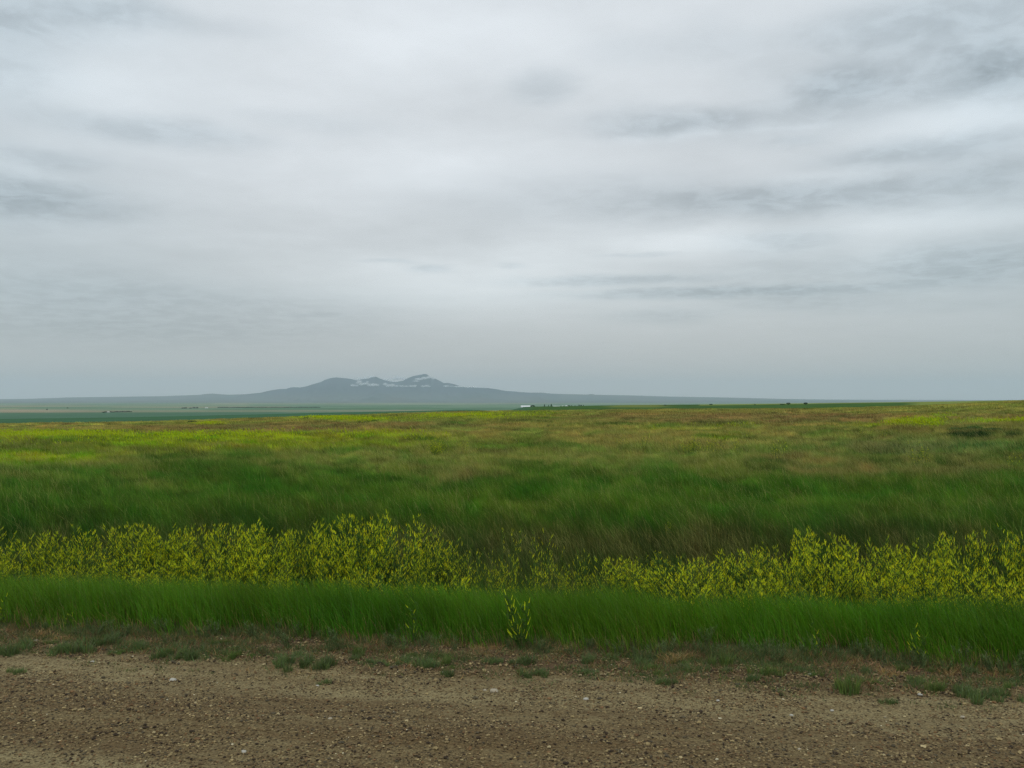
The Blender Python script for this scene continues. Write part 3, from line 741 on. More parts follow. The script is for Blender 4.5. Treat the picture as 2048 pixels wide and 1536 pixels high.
# clumps further out in the field
FARC = [(1380,918,2),(1400,922,1),(1425,916,2),(1445,922,1),(865,925,1),(880,921,2),(895,926,1),(930,915,1),(960,913,1),(1250,905,1),(1280,908,1),(1720,880,1),(1745,878,1),(1765,885,1),(1875,872,1),(1835,948,1),(1845,952,1),(1550,940,1),(2030,955,1),(1485,925,1)]
for i, (px, py, n) in enumerate(FARC):
    for k in range(n):
        p = hit(px + random.uniform(-9, 9), py + random.uniform(-1.5, 1.5), 8)
        wh = 'in the cluster right of centre' if 1370 < px < 1500 else ('in the cluster left of centre' if px < 970 else 'right of the field centre')
        place_clover(random.choice(dense[:3] + sparse if n > 1 else sparse), p, random.uniform(.5, .8), random.uniform(0, 6), 'yellow sweet clover bush out in the olive field grass, ' + wh, 'lone sweet clover bushes out in the field', 1.1)
for pr in dense + sparse:
    if pr.name not in protos_used:
        for c_ in kids[pr.name]: bpy.data.objects.remove(c_)
        bpy.data.objects.remove(pr)
print('clover', npl)

# ------------------------------------------------------------------ shoulder weeds
WG = np.array(lin(88, 102, 64)) * 1.35; WG2 = np.array(lin(88, 104, 56)) * 1.35; DRY = np.array(lin(150, 124, 84)) * 1.4; RST = np.array(lin(104, 78, 58)) * 1.4
def tuft(name, n, rad, hh, col, wd, flat=1.0, part='foliage', lean=(.2, .9)):
    root = empty(name, (0, 0, 0)); A_ = Acc()
    a = rng.uniform(0, 6.28, n); r_ = rad * np.sqrt(rng.random(n)) * .6
    P = np.stack([np.cos(a) * r_, np.sin(a) * r_ * .8, np.zeros(n)], 1)
    cc_ = rng.normal(0, rad * .42, (5, 2)); P[:, :2] = P[:, :2] * .6 + cc_[rng.integers(0, 5, n)] ; hv = rng.uniform(.55, 1.15, 5)[rng.integers(0, 5, n)]
    h = hh * rng.uniform(.3, 1, n) * hv * (1 - .5 * (r_ / rad))
    A_.add(blades(P, h, rng.uniform(.6, 1.3, n) * wd, rng.uniform(*lean, n) * flat, a + rng.normal(0, .5, n), jit(np.tile(col, (n, 1)), .2, .1), 2, face=rng.uniform(0, 6.28, n)))
    m_ = A_.build(part, M_LEAF, root); kids[root.name] = [m_]; return root
def sprig(name, ns, hh, col):
    """upright woolly stems set with short leaves"""
    root = empty(name, (0, 0, 0)); A_ = Acc(); S_ = Acc()
    for i in range(ns):
        a = random.uniform(0, 6.28); b0 = np.array([math.cos(a) * .03, math.sin(a) * .03, 0]); H = hh * random.uniform(.6, 1)
        top = b0 * 1.8 + np.array([-.02 + random.uniform(-.03, .03), random.uniform(-.02, .02), H])
        tube(S_, b0, top, .0024, .0014, col * .9)
        k = 34; t = rng.uniform(.05, 1, k)[:, None]; P = b0 + (top - b0) * t
        A_.add(blades(P, rng.uniform(.018, .04, k), rng.uniform(.0045, .008, k), rng.uniform(.5, 1.4, k), rng.uniform(0, 6.28, k), jit(np.tile(col, (k, 1)), .18, .08), 1, face=rng.uniform(0, 6.28, k)))
    st = S_.build('stems', M_LEAF, root); lf = A_.build('leaves', M_LEAF, root); kids[root.name] = [st, lf]; return root
T1 = [tuft('weed_tuft', 420, .12, .11, WG * random.uniform(.85, 1.05), .0046, lean=(.1, 1.1)) for _ in range(5)]
T2 = [tuft('weed_tuft', 340, .10, .14, WG2, .0038, lean=(.1, .8)) for _ in range(4)]
T3 = [tuft('dry_grass_tuft', 200, .10, .11, DRY, .003, lean=(.4, 1.4), part='blades') for _ in range(3)]
S1 = [sprig('woolly_weed', random.choice([4, 6, 7]), .17, WG) for _ in range(6)]
first = set()
def put(pr, loc, s, label, cat, group, rz=None):
    rz = random.uniform(0, 6.28) if rz is None else rz; s = s if isinstance(s, tuple) else (s,) * 3
    if pr.name not in first: first.add(pr.name); r = pr; r.location = loc; r.rotation_euler = (0, 0, rz); r.scale = s
    else: r = dup(pr, loc, rz, s)
    tag(r, label, cat, group); return r
NAMED = [(1690,1387,T2,1.15,'round bushy green weed, the largest tuft on the gravel shoulder at right'),
 (1335,1365,T1,.6,'dark little weed tuft on the gravel right of the middle'),
 (1455,1332,T2,1.0,'green weed tuft beside the dry straw on the shoulder'),
 (1535,1352,T2,.9,'pair-wide green weed tuft below the dry straw'),
 (1500,1362,T1,.6,'faint weed tuft just left of the pair-wide green one'),
 (1060,1328,T1,.75,'grey-green weed tuft straight below the yellow plant in the grass'),
 (1270,1330,T1,.8,'bushy grey-green weed between gravel and grass right of the yellow plant'),
 (1170,1325,T1,.75,'grey-green weed tuft right below the yellow plant, next to a twin stem'),
 (1095,1352,T1,.55,'small dark weed tuft on bare gravel below the middle'),
 (1050,1354,T1,.55,'small weed tuft just left of its dark neighbour below the middle'),
 (980,1330,T1,.6,'low weed on the shoulder a little left of the middle'),
 (895,1330,T2,.65,'green weed tuft left of the middle with pale stones beside it'),
 (900,1352,T1,.55,'weed tuft nearest the packed track left of the middle'),
 (845,1338,T1,.75,'grey-green weed tuft behind the track, left of the middle'),
 (815,1325,T1,.8,'broad grey-green weed patch left of the middle'),
 (715,1310,T2,.7,'round weed tuft on the stony shoulder, centre left'),
 (655,1370,T1,.45,'single tiny weed on the packed track'),
 (650,1332,T1,.95,'right lobe of the wide grey-green weed mat, centre left'),
 (610,1332,T1,.95,'middle lobe of the wide grey-green weed mat, centre left'),
 (575,1328,T1,.85,'left lobe of the wide grey-green weed mat, centre left'),
 (465,1318,T2,.7,'thin weed tuft between the left weed mats'),
 (385,1318,T1,.85,'weed tuft at the right of the left gravel slope'),
 (325,1316,T1,1.0,'spreading grey weed on the left shoulder gravel'),
 (285,1300,T1,.7,'small weed behind the spreading grey one at left'),
 (205,1292,T1,1.1,'dense dark weed mat on the left shoulder'),
 (170,1302,T1,1.1,'front of the dense dark weed mat on the left shoulder'),
 (125,1305,T1,.9,'weed tuft just left of the dense dark mat'),
 (55,1292,T1,.9,'weed tuft near the left edge, upper one'),
 (20,1310,T1,1.1,'wide low weed at the left edge of the picture'),
 (30,1350,T1,.6,'flat weed on the packed track at the left edge'),
 (1870,1385,T2,.85,'fluffy green weed on the shoulder near the right end'),
 (1965,1400,T1,1.0,'dark spreading weed near the right edge'),
 (1935,1392,T1,.7,'left twin of the dark spreading weed near the right edge'),
 (2000,1395,T1,.8,'right twin of the dark spreading weed near the right edge'),
 (1785,1410,T1,.5,'sparse little weed in front of the fluffy one at right'),
 (1830,1372,T1,.55,'small weed behind the sparse one at right'),
 (1740,1350,T1,.55,'weed tuft between the straw and the largest tuft at right'),
 (1600,1342,T1,.5,'thin weed tuft right below the grass edge, right of centre')]
for px, py, pr, s, lab in NAMED:
    put(random.choice(pr), hit(px, py), (s * random.uniform(.8, 1.0), s * .9, s * 1.2), lab, 'weed', 'weed tufts on the gravel shoulder')
DRYT = [(90,1272,1.1,'straw-coloured dry grass tuft at the foot of the left grass'),(125,1280,.8,'smaller dry grass tuft right of the straw tuft at left'),
        (1345,1325,1.2,'largest straw tuft, on the shoulder right of centre'),(1375,1318,.9,'dry straw tuft touching the largest one'),(990,1298,.8,'dry grass wisps left below the yellow plant'),
        (960,1296,.7,'faint dry wisps further left below the yellow plant'),(1790,1352,.9,'rusty dry grass tuft on the right shoulder'),(1700,1322,.8,'dry grass tuft behind the largest green tuft'),
        (540,1285,.6,'brown dry tuft at the left grass edge'),(1130,1302,.7,'dry wisps just right of the yellow plant'),(1900,1350,.8,'rusty dry tuft at the right grass edge'),(1990,1350,.8,'rusty dry tuft nearest the right edge'),(1580,1325,.7,'dry tuft below the right grass strip')]
for px, py, s, lab in DRYT: put(random.choice(T3), hit(px, py), (s * 1.25, s, s * .8), lab, 'dry grass', 'dry grass tufts on the shoulder')
def landmark(x, y):
    pp_ = 1024 + x / y * F
    return [v for m_, v in ((130, 'left of the dry straw tufts'), (260, 'above the dense dark weed mat'), (400, 'above the spreading grey weed'), (520, 'between the left weed mats'), (680, 'above the wide weed mat'), (800, 'left of the pale clover sprig'), (900, 'below the pale clover sprig'), (1000, 'just left of the big clover plant'),
        (1100, 'round the foot of the big clover plant'), (1220, 'right of the big clover plant'), (1330, 'left of the largest straw tuft'), (1430, 'above the largest straw tuft'), (1540, 'above the wide green weed tuft'), (1660, 'below the small right clover sprig'), (1780, 'above the roundest weed tuft'), (1900, 'below the wider right clover sprig'), (9999, 'in the far right corner')) if pp_ < m_][0]
# woolly stems all along the foot of the grass
cnt = 0
for s in np.arange(-4.6, 4.8, .062):
    s_ = s + random.uniform(-.06, .06); right = np.clip((s + 1) / 4, 0, 1)
    if random.random() > .55 + .4 * right: continue
    e = 6.34 + (float(fbm(np.array([s_ / .55]), np.array([0.]), 4, 12)[0]) - .5) * .55
    t = e + random.uniform(-.28, .06)
    x = s_ * math.cos(ALPHA) + t * math.sin(ALPHA); y = t * math.cos(ALPHA) - s_ * math.sin(ALPHA)
    if abs(x) > .63 * y + .6: continue
    sc_ = random.uniform(.55, 1.05) * (.75 + .3 * right)
    sd = landmark(x, y)
    put(random.choice(S1), (x, y, float(height(x, y))), sc_, 'grey-green woolly weed at the grass foot, ' + sd, 'weed', 'woolly weeds along the foot of the grass'); cnt += 1
for k in range(120):
    s_ = random.uniform(-4.6, 4.8); t = random.uniform(5.62, 6.15)
    x = s_ * math.cos(ALPHA) + t * math.sin(ALPHA); y = t * math.cos(ALPHA) - s_ * math.sin(ALPHA)
    if abs(x) > .63 * y + .6: continue
    put(random.choice(T1 + T2), (x, y, float(height(x, y))), random.uniform(.22, .58), 'tiny weed seedling on the stony shoulder, ' + landmark(x, y), 'weed', 'tiny weed seedlings on the shoulder')
# loose brown litter and thin grass on the shoulder
A_ = Acc(); n = 60000
s = rng.uniform(-6, 6, n); t = 6.4 - np.abs(rng.normal(0, .36, n)); dens = fbm(s / .22, t / .13, 4, 44); k = (dens > .47) & (t > 5.25); s, t = s[k], t[k]; n = len(s)
x = s * math.cos(ALPHA) + t * math.sin(ALPHA); y = t * math.cos(ALPHA) - s * math.sin(ALPHA)
C = np.where((rng.random(n) < .35)[:, None], WG * .9, np.where((rng.random(n) < .6)[:, None], RST, DRY * .8))
A_.add(blades(np.stack([x, y, height(x, y)], 1), rng.uniform(.012, .06, n), rng.uniform(.003, .0065, n), rng.uniform(.3, 1.8, n), rng.uniform(0, 6.28, n), jit(C), 1, face=rng.uniform(0, 6.28, n)))
o = A_.build('shoulder_litter', M_GRASS); tag(o, 'sparse dry stubble and litter on the gravel shoulder', 'ground cover', kind='stuff')

A_ = Acc(); n = 8200
s = rng.uniform(-6, 6, n); t = 6.46 - np.abs(rng.normal(0, .48, n)); dens = fbm(s / .4, t / .16, 3, 144); k = (dens > .42) & (t > 5.3) & (rng.random(n) < .35 + .9 * ss(5.4, 6.2, t)); s, t = s[k], t[k]; n = len(s)
nb = 26; cr = np.repeat(rng.uniform(.012, .05, n) * (1 + .8 * ss(6.0, 6.4, t)), nb); s = np.repeat(s, nb) + rng.normal(0, 1, n * nb) * cr; t = np.repeat(t, nb) + rng.normal(0, .7, n * nb) * cr
cc = np.repeat(rng.random(n), nb); n = len(s)
x = s * math.cos(ALPHA) + t * math.sin(ALPHA); y = t * math.cos(ALPHA) - s * math.sin(ALPHA)
C = np.where((cc < .62)[:, None], WG * .82, np.where((cc < .8)[:, None], WG2 * .8, np.where((cc < .93)[:, None], RST, DRY * .8)))
A_.add(blades(np.stack([x, y, height(x, y)], 1), rng.uniform(.3, 1.2, n) * (.012 + cr * .75), rng.uniform(.003, .006, n), rng.uniform(.1, 1.2, n), rng.uniform(0, 6.28, n), jit(C), 1, face=rng.uniform(0, 6.28, n)))
o = A_.build('low_weeds', M_LEAF); tag(o, 'low grey-green and brown weeds matted over the gravel shoulder', 'ground cover', kind='stuff')

# ------------------------------------------------------------------ gravel and stones
m, g, bs, out = newmat('pebbles'); M_PEB = m
a = g.n('ShaderNodeAttribute', attribute_name='tone').outputs['Color']
t_ = g.n('ShaderNodeTexCoord').outputs['Object']; n_ = g.noise(t_, 160, 3, .6)
f_ = g.rng(n_, .3, .7, .8, 1.2)
g.put(bs.inputs['Base Color'], g.v('MULTIPLY', a, g.xyz(f_, f_, f_))); bs.inputs['Roughness'].default_value = .8; bs.inputs['Specular IOR Level'].default_value = .25
OCT = np.array([(1, 0, 0), (-1, 0, 0), (0, 1, 0), (0, -1, 0), (0, 0, 1), (0, 0, -1), (.62, .62, .45), (-.62, -.62, .45), (.62, -.62, .45), (-.62, .62, .45)], float)
OF = np.array([(0, 6, 4), (6, 2, 4), (2, 9, 4), (9, 1, 4), (1, 7, 4), (7, 3, 4), (3, 8, 4), (8, 0, 4), (0, 2, 6), (2, 1, 9), (1, 3, 7), (3, 0, 8), (2, 0, 5), (1, 2, 5), (3, 1, 5), (0, 3, 5)])
def pebbles(n):
    s = rng.uniform(-7, 7, n); t = rng.uniform(2.6, 6.35, n)
    tw = t + (fbm(s * .35, t * 1.2, 3, 99) - .5) * .5
    d = .95 * np.exp(-((tw - 4.42) / .42) ** 2) + .35 * np.exp(-((tw - 5.1) / .3) ** 2) + .75 * np.exp(-((tw - 5.95) / .38) ** 2) + .3
    d *= .15 + 3.2 * fbm(s / .3, t / .12, 3, 98) ** 2.5
    x = s * math.cos(ALPHA) + t * math.sin(ALPHA); y = t * math.cos(ALPHA) - s * math.sin(ALPHA)
    k = (rng.random(n) < d) & (np.abs(x) < .66 * y + .3); x, y = x[k], y[k]; n = len(x)
    r = np.clip(rng.lognormal(math.log(.0040), .42, n), .002, .015)
    z = height(x, y) + r * .25 + .006
    sc3 = np.stack([r * rng.uniform(.8, 1.4, n), r * rng.uniform(.8, 1.3, n), r * rng.uniform(.5, .9, n)], 1)
    V = OCT[None] * rng.uniform(.75, 1.2, (n, 10, 1)) * sc3[:, None]
    a = rng.uniform(0, 6.28, n); c_, s_ = np.cos(a)[:, None], np.sin(a)[:, None]
    V = np.stack([V[..., 0] * c_ - V[..., 1] * s_ + x[:, None], V[..., 0] * s_ + V[..., 1] * c_ + y[:, None], V[..., 2] + z[:, None]], -1)
    pal = np.array([lin(128, 114, 84), lin(108, 94, 70), lin(92, 78, 56), lin(142, 128, 94), lin(108, 84, 58), lin(76, 70, 56), lin(160, 148, 116), lin(186, 180, 158), lin(48, 38, 26)]) * np.array([1.12, 1.06, .92])  # the darkest tone imitates shadow and dark gaps between the stones
    ci = rng.choice(9, n, p=[.19, .20, .19, .08, .08, .10, .022, .002, .136])
    C = pal[ci] * rng.uniform(.75, 1.25, (n, 1))
    F_ = (np.arange(n) * 10)[:, None, None] + OF[None]
    o = mesh('road_gravel', V.reshape(-1, 3), [(3, F_.reshape(-1, 3))], M_PEB, col=np.repeat(C, 10, 0))
    tag(o, 'loose brown and grey pebbles over road and shoulder', 'gravel', kind='stuff'); print('pebbles', n)
pebbles(380000)
M_PALE = plain('pale_stone', (.40, .38, .32), .85, .12, 30, .3); M_TAN = plain('tan_stone', (.36, .31, .22), .85, .12, 30, .3)
def stone(px, py, wpx, lab, mat, flat=.5):
    import bmesh
    p = hit(px, py); r = wpx / 2 / F * p[1]
    bm = bmesh.new(); bmesh.ops.create_icosphere(bm, subdivisions=3, radius=1)
    sd = random.random() * 50
    for v in bm.verts:
        n_ = float(fbm(np.array([v.co.x * 1.3 + sd]), np.array([v.co.y * 1.3 + v.co.z * 1.1]), 3, 7)[0])
        v.co *= .72 + .56 * n_
        v.co.x *= r; v.co.y *= r * .8; v.co.z *= r * flat
        if v.co.z < -r * flat * .5: v.co.z = -r * flat * .5
    me = bpy.data.meshes.new('stone'); bm.to_mesh(me); bm.free(); me.materials.append(mat)
    for f in me.polygons: f.use_smooth = True
    o = bpy.data.objects.new('stone', me); COL.objects.link(o); o.location = (p[0], p[1], p[2] + r * flat * .3 + .006); o.rotation_euler.z = random.uniform(-.4, .4)
    tag(o, lab, 'stone', 'larger stones on road and shoulder')
for a_ in [(346,1363,14,'white flat stone on the packed track at left',M_PALE),(488,1507,11,'white stone at the bottom of the road, left of centre',M_PALE),
           (988,1385,18,'flat tan stone lying on the packed track near the middle',M_TAN),(970,1383,8,'small tan stone beside the flat tan one near the middle',M_TAN),
           (1172,1401,11,'small white stone on the packed track right of the middle',M_PALE),(1620,1352,9,'white stone among weeds on the right shoulder',M_PALE),
           (1583,1434,8,'pale stone on the packed track at right',M_PALE),(1664,1424,8,'pale stone on the packed track below the largest weed',M_PALE),
           (1436,1404,8,'small pale stone on the track right of centre',M_PALE),(660,1440,9,'tan stone in the loose gravel left of centre',M_TAN),
           (72,1284,10,'pale yellowish stone beside the dry tuft at left',M_TAN),(1600,1502,9,'pale round stone in the loose gravel at lower right',M_TAN),
           (185,1326,8,'pale stone before the weed mat at left',M_PALE),(635,1374,7,'small dark-edged white stone by the tiny track weed',M_PALE),
           (1925,1437,10,'grey stone on the track near the right edge',M_TAN),(870,1334,6,'little white stone between weeds left of centre',M_PALE),
           (887,1347,6,'little white stone nearest the track left of centre',M_PALE),(1840,1392,10,'thin pale stone chip near the right weeds',M_PALE)]:
    stone(*a_)

# ------------------------------------------------------------------ trees, shrubs and farms far off
M_BARK = plain('bark', (.09, .07, .05), .9, .2, 4)
def shrub_or_tree(name, p, wd, ht, col, label, cat, group=None, trunk=True, cone=False, nl=260):
    root = empty(name, p); A_ = Acc(); n = nl
    u = rng.normal(0, 1, (n, 3)); u /= np.linalg.norm(u, axis=1)[:, None]; rr = rng.uniform(.45, 1, n)[:, None] ** .5
    lob = .75 + .5 * fbm(u[:, 0] * 1.7 + p[0], u[:, 2] * 1.7 + u[:, 1], 3, 5)[:, None]
    q_ = u * rr * lob
    zc0 = .58 if trunk else .42; 
    if cone:
        t = rng.random(n) ** 1.3; a = rng.uniform(0, 6.28, n); r_ = (1 - t) * wd * .5 * rng.uniform(.5, 1.1, n)
        C_ = np.stack([np.cos(a) * r_, np.sin(a) * r_, ht * (.12 + .88 * t)], 1)
    else:
        C_ = np.stack([q_[:, 0] * wd * .5, q_[:, 1] * wd * .5, ht * (zc0 + q_[:, 2] * (1 - zc0))], 1)
        C_[:, 2] = np.maximum(C_[:, 2], ht * .03)
    sz = max(wd, ht) * (.085 if n < 1000 else .035)
    d1 = rng.normal(0, 1, (n, 3)); d1 /= np.linalg.norm(d1, axis=1)[:, None]; d2 = np.cross(d1, rng.normal(0, 1, (n, 3))); d2 /= np.linalg.norm(d2, axis=1)[:, None]
    V = np.stack([C_ - d1 * sz, C_ + d2 * sz * .7, C_ + d1 * sz, C_ - d2 * sz * .7], 1).reshape(-1, 3)
    Q_ = (np.arange(n) * 4)[:, None] + np.arange(4)
    Cc = np.repeat(jit(np.tile(np.array(col), (n, 1)), .2, .06), 4, 0)
    A_.add((V, Q_, np.zeros((0, 3), int), Cc)); A_.build('crown' if trunk else 'foliage', M_LEAF, root)
    if 1:
        B_ = Acc(); th = ht * (.6 if trunk else .4)
        tube(B_, (0, 0, -.3), (0, 0, th * .6), ht * .04, ht * .03, (.1, .08, .05), 6); tube(B_, (0, 0, th * .6), (ht * .04, 0, th), ht * .03, ht * .012, (.1, .08, .05), 6)
        for k in range(4):
            a = k * 1.6 + .4; tube(B_, (0, 0, th * (.4 + .1 * k)), (math.cos(a) * wd * .25, math.sin(a) * wd * .25, th * (.75 + .12 * k)), ht * .015, ht * .006, (.1, .08, .05), 5)
        B_.build('trunk' if trunk else 'stems', M_BARK, root)
    tag(root, label, cat, group)
    return root
DK_ = np.array(lin(36, 56, 28)) * 1.5
def far_tree(px, pyb, wpx, hpx, lab, name='tree', group=None, depth=None, **k):
    p = hit(px, pyb, 20) if depth is None else at_depth(px, depth)
    wd = wpx / F * p[1]; ht = hpx / F * p[1]
    return shrub_or_tree(name, p, wd, ht, k.pop('col', DK_), lab, k.pop('cat', 'tree'), group, **k)
# shrubs in the near field
for px, py, w_, h_, lab in [(426,849.5,9,5,'single dark shrub on the rusty grass at left'),(1097,857,11,6,'dark round shrub in the middle of the field'),(1110,862,10,4,'low green shrub just right below the round shrub mid-field'),
                            (1215,824.5,7,2.6,'tiny dark shrub on the crest right of the farm'),(640,834,17,3.5,'left dark shrub of the row on the crest left of centre'),(655,833.5,12,3,'middle dark shrub of the row on the crest left of centre'),
                            (792,833,9,3.5,'dark shrub beside the bright yellow drift'),(775,833.5,9,2.5,'low dark shrub left of the one beside the yellow drift'),(610,840,24,4,'green shrub on the field left of centre'),
                            (165,855,14,3,'low dark shrub above the yellow patch at far left'),(290,853,14,2.5,'low dark shrub on rusty grass, far left'),(385,846,18,4,'wide green shrub left of the single dark one'),
                            (1724,839,9,5,'brown twiggy shrub left of the yellow mound'),(1738,839,16,5,'dark twiggy shrub beside the yellow mound'),(1820,815,7,3,'tiny dark shrub on the right-hand rise'),(1885,816,9,3,'small dark shrub further up the right-hand rise'),
                            (1880,834,8,3.5,'dark shrub right of the yellow mound'),(1645,866,16,6,'grey shrub standing in the olive grass at right'),
                            (1915,866,44,11,'left half of the big dark shrub patch at right'),(1945,865,46,12,'middle of the big dark shrub patch at right'),(1985,866,50,10,'right half of the big dark shrub patch at right'),
                            (1055,835,12,3,'rusty dark shrub below the farm'),(1105,836,14,3,'second rusty dark shrub below the farm'),(1035,833,7,2.5,'tiny dark shrub left of the rusty ones below the farm'),
                            (960,855,10,3,'small dark shrub left of the round mid-field one'),(450,865,16,4,'dark shrub in the yellow patch at left'),(1550,827,16,2.6,'flat dark shrub on the crest right of centre'),(1470,846,18,3,'low dark shrub in the rusty grass right of centre')]:
    far_tree(px, py, w_, h_, lab, 'shrub', 'shrubs scattered over the field', cat='shrub', trunk=False, nl=320 if w_ < 40 else 1500, col=(DK_ * 1.2 if w_ < 40 else np.array(lin(70, 90, 46)) * 1.5) if 'brown' not in lab and 'rusty' not in lab else np.array(lin(70, 60, 40)) * 1.5)
# the farm behind the crop
FD = 1450.0
for px, w_, h_, lab, cone in [(1065.5, 9, 5.2, 'round dark tree at the right end of the long white barn', False), (1089, 3.6, 4.2, 'small spruce, left one of the farmyard group', True), (1097, 3, 3.2, 'smallest spruce in the middle of the farmyard group', True),
                              (1102.5, 4.5, 5.2, 'tallest spruce just left of the low white shed', True), (1137, 6, 2.6, 'low tree at the right side of the small white house', False), (1143, 5, 2.2, 'low bush right of the small white house', False),
                              (1158, 5, 4.2, 'dark spruce alone right of the house', True), (1162, 4.5, 3.2, 'shorter spruce beside the lone dark one', False), (1167, 4, 3.2, 'last spruce at the right end of the farmyard', True), (1150, 4, 2, 'small bush between house and lone spruce', False)]:
    p = at_depth(px, FD if px > 1070 else FD - 30)
    yb = 815.8 if px < 1070 else 813
    k_ = p[1] / F
    # rooted on the slope: what the crest hides is part of the height
    need = CAMZ - (yb - h_ - 800) * k_ - p[2]
    shrub_or_tree('spruce' if cone else 'tree', p, w_ * k_, max(need, h_ * k_), DK_ * .9, lab, 'tree', 'trees round the farm', trunk=True, cone=cone, nl=260)
M_WHITE = plain('white_paint', (.74, .75, .74), .6, .04, .4); M_ROOFW = plain('white_metal_roof', (.82, .83, .84), .45, .03, .3); M_GREYR = plain('grey_roof', (.35, .36, .37), .6, .06, .5); M_DOOR = plain('dark_door', (.12, .12, .13), .6, .05, 1)
def boxv(x0, x1, y0, y1, z0, z1):
    return np.array([(x, y, z) for x in (x0, x1) for y in (y0, y1) for z in (z0, z1)], float)
def barn(name, p, Lx, W, H, label, cat, roof=M_ROOFW, wall=M_WHITE, rise=.35, group=None, doors=2, rz=0.0, sink=0.0):
    root = empty(name, p, rz)
    mesh('wall', boxv(-Lx / 2, Lx / 2, -W / 2, W / 2, -2.5 - sink, H), [(4, qf)], wall, root)
    rh = W * rise; o_ = .35
    V = np.array([(-Lx / 2 - o_, -W / 2 - o_, H - .05), (Lx / 2 + o_, -W / 2 - o_, H - .05), (Lx / 2 + o_, 0, H + rh), (-Lx / 2 - o_, 0, H + rh), (-Lx / 2 - o_, W / 2 + o_, H - .05), (Lx / 2 + o_, W / 2 + o_, H - .05)])
    mesh('roof', V, [(4, np.array([(0, 1, 2, 3), (3, 2, 5, 4), (0, 4, 5, 1)])), (3, np.array([(0, 3, 4), (1, 5, 2)]))], roof, root)
    for k in range(doors):
        cx = -Lx / 2 + Lx * (k + .5) / doors; dw = min(1.6, Lx * .05)
        mesh('door', boxv(cx - dw, cx + dw, -W / 2 - .06, -W / 2 + .02, 0, H * .8), [(4, qf)], M_DOOR, root)
    tag(root, label, cat, group); return root
k_ = FD / F
def farmb(name, px0, px1, ptop, pbase, W, label, cat, **k):
    p = at_depth((px0 + px1) / 2, FD); zt = CAMZ - (ptop - 800) * k_; zb = CAMZ - (pbase - 800) * k_
    rise = k.pop('rise', .18); H = zt - W * rise - p[2]
    barn(name, p, (px1 - px0) * k_, W, max(H, 1.5), label, cat, rise=rise, **k)
farmb('barn', 1042, 1063, 811.2, 816, 9, 'long low white barn left of the farmyard', 'barn')
farmb('shed', 1106.5, 1119, 811.9, 813.5, 6, 'low white shed between spruces and house', 'shed', rise=.12)
farmb('house', 1131, 1136.5, 810.9, 813.5, 6, 'small white house at the right of the farmyard', 'house', rise=.35, doors=1)
farmb('shed', 1124.3, 1126, 811.3, 813.5, 3, 'tiny pale shed between low shed and house', 'shed', doors=1)
# plain: tree lines, farms
def lone(px, py, w_, h_, lab, **k): return far_tree(px, py, w_, h_, lab, k.pop('name', 'tree'), k.pop('group', None), nl=220, **k)
lone(94, 820.5, 3.4, 2.8, 'lone dark tree on the plain at far left, nearer one'); lone(135, 817.3, 3, 2.4, 'lone dark tree on the plain at far left, farther one')
for i, px in enumerate(np.linspace(207, 261, 15)):
    if 213 < px < 222: continue
    lone(px, 825.4 - (px - 207) * .025, 6.0, 1.9 + .5 * math.sin(i * 2.1), 'tree in the dark line of trees round the small white building on the left plain', group='line of trees on the left plain')
for px, w_, h_, lab in [(366, 6, 2.2, 'left tree of the first clump on the plain'), (371, 6, 2.6, 'right tree of the first clump on the plain'), (381, 6, 2.0, 'left tree of the second clump on the plain'), (388, 6, 3.0, 'middle tree of the second clump on the plain'), (394, 5, 3.4, 'tallest right tree of the second clump on the plain')]:
    lone(px, 817.3, w_, h_, lab)
for i, px in enumerate(np.arange(440, 640, 7.0)):
    lone(px, 815.4, 9, 1.0 + .3 * math.sin(i * 1.7), 'low tree in the long hedgerow across the plain', group='hedgerow across the plain', cat='hedge tree')
def plainb(px, py, wpx, hpx, W, lab, name='building', cat='building', roof=M_ROOFW):
    p = hit(px, py, 500); kk = p[1] / F
    barn(name, p, wpx * kk, W, hpx * kk * .7, lab, cat, doors=1, rise=hpx * kk * .3 / W, roof=roof)
plainb(216.5, 824.6, 3.0, 1.5, 10, 'small white building among the tree line on the left plain'); plainb(221, 824.8, 1.6, 1.1, 8, 'tiny white shed right of the small white building on the left plain', 'shed', 'shed')
plainb(413, 816.4, 5, 1.6, 10, 'pale building right of the two tree clumps on the plain'); plainb(105, 803.8, 3, 1.6, 30, 'white dot of a farm building far off at upper left of the plain')
plainb(661, 801, 3.2, 1.9, 40, 'bright white farm building far off below the mountain'); plainb(646, 802, 1.6, 1.6, 30, 'small white farm building left of the bright one below the mountain')
plainb(654, 801.4, 1.4, 1.2, 30, 'faint white farm building between its two neighbours below the mountain'); plainb(720, 790.5, 5, 1.4, 30, 'pale building at the foot of the mountain')
for x0, x1, lab in [(1026, 1030, 'leftmost far white shed of the row on the plain beyond the farm'), (1032, 1046, 'second far white shed of the row beyond the farm'), (1050, 1056, 'third far white shed of the row beyond the farm'), (1064, 1083, 'longest, rightmost far white shed of the row beyond the farm')]:
    plainb((x0 + x1) / 2, 800 - .2, x1 - x0, 1.3, 40, lab, 'shed', 'shed')
lone(1577, 809.5, 8, 4, 'dark bushy tree on the far crest right of centre, left one'); lone(1611, 809, 8, 4, 'dark bushy tree on the far crest right of centre, right one')
lone(1565, 809.5, 10, 1.2, 'low bush left of the two trees on the far crest', name='shrub', cat='shrub'); lone(1422, 810, 7, 2, 'faint low bush on the far crest', name='shrub', cat='shrub')
lone(1330, 811.2, 6, 1.8, 'faint low bush on the dry rise right of the farm', name='shrub', cat='shrub'); lone(1510, 810, 4, 1.4, 'tiny bush on the far crest', name='shrub', cat='shrub')

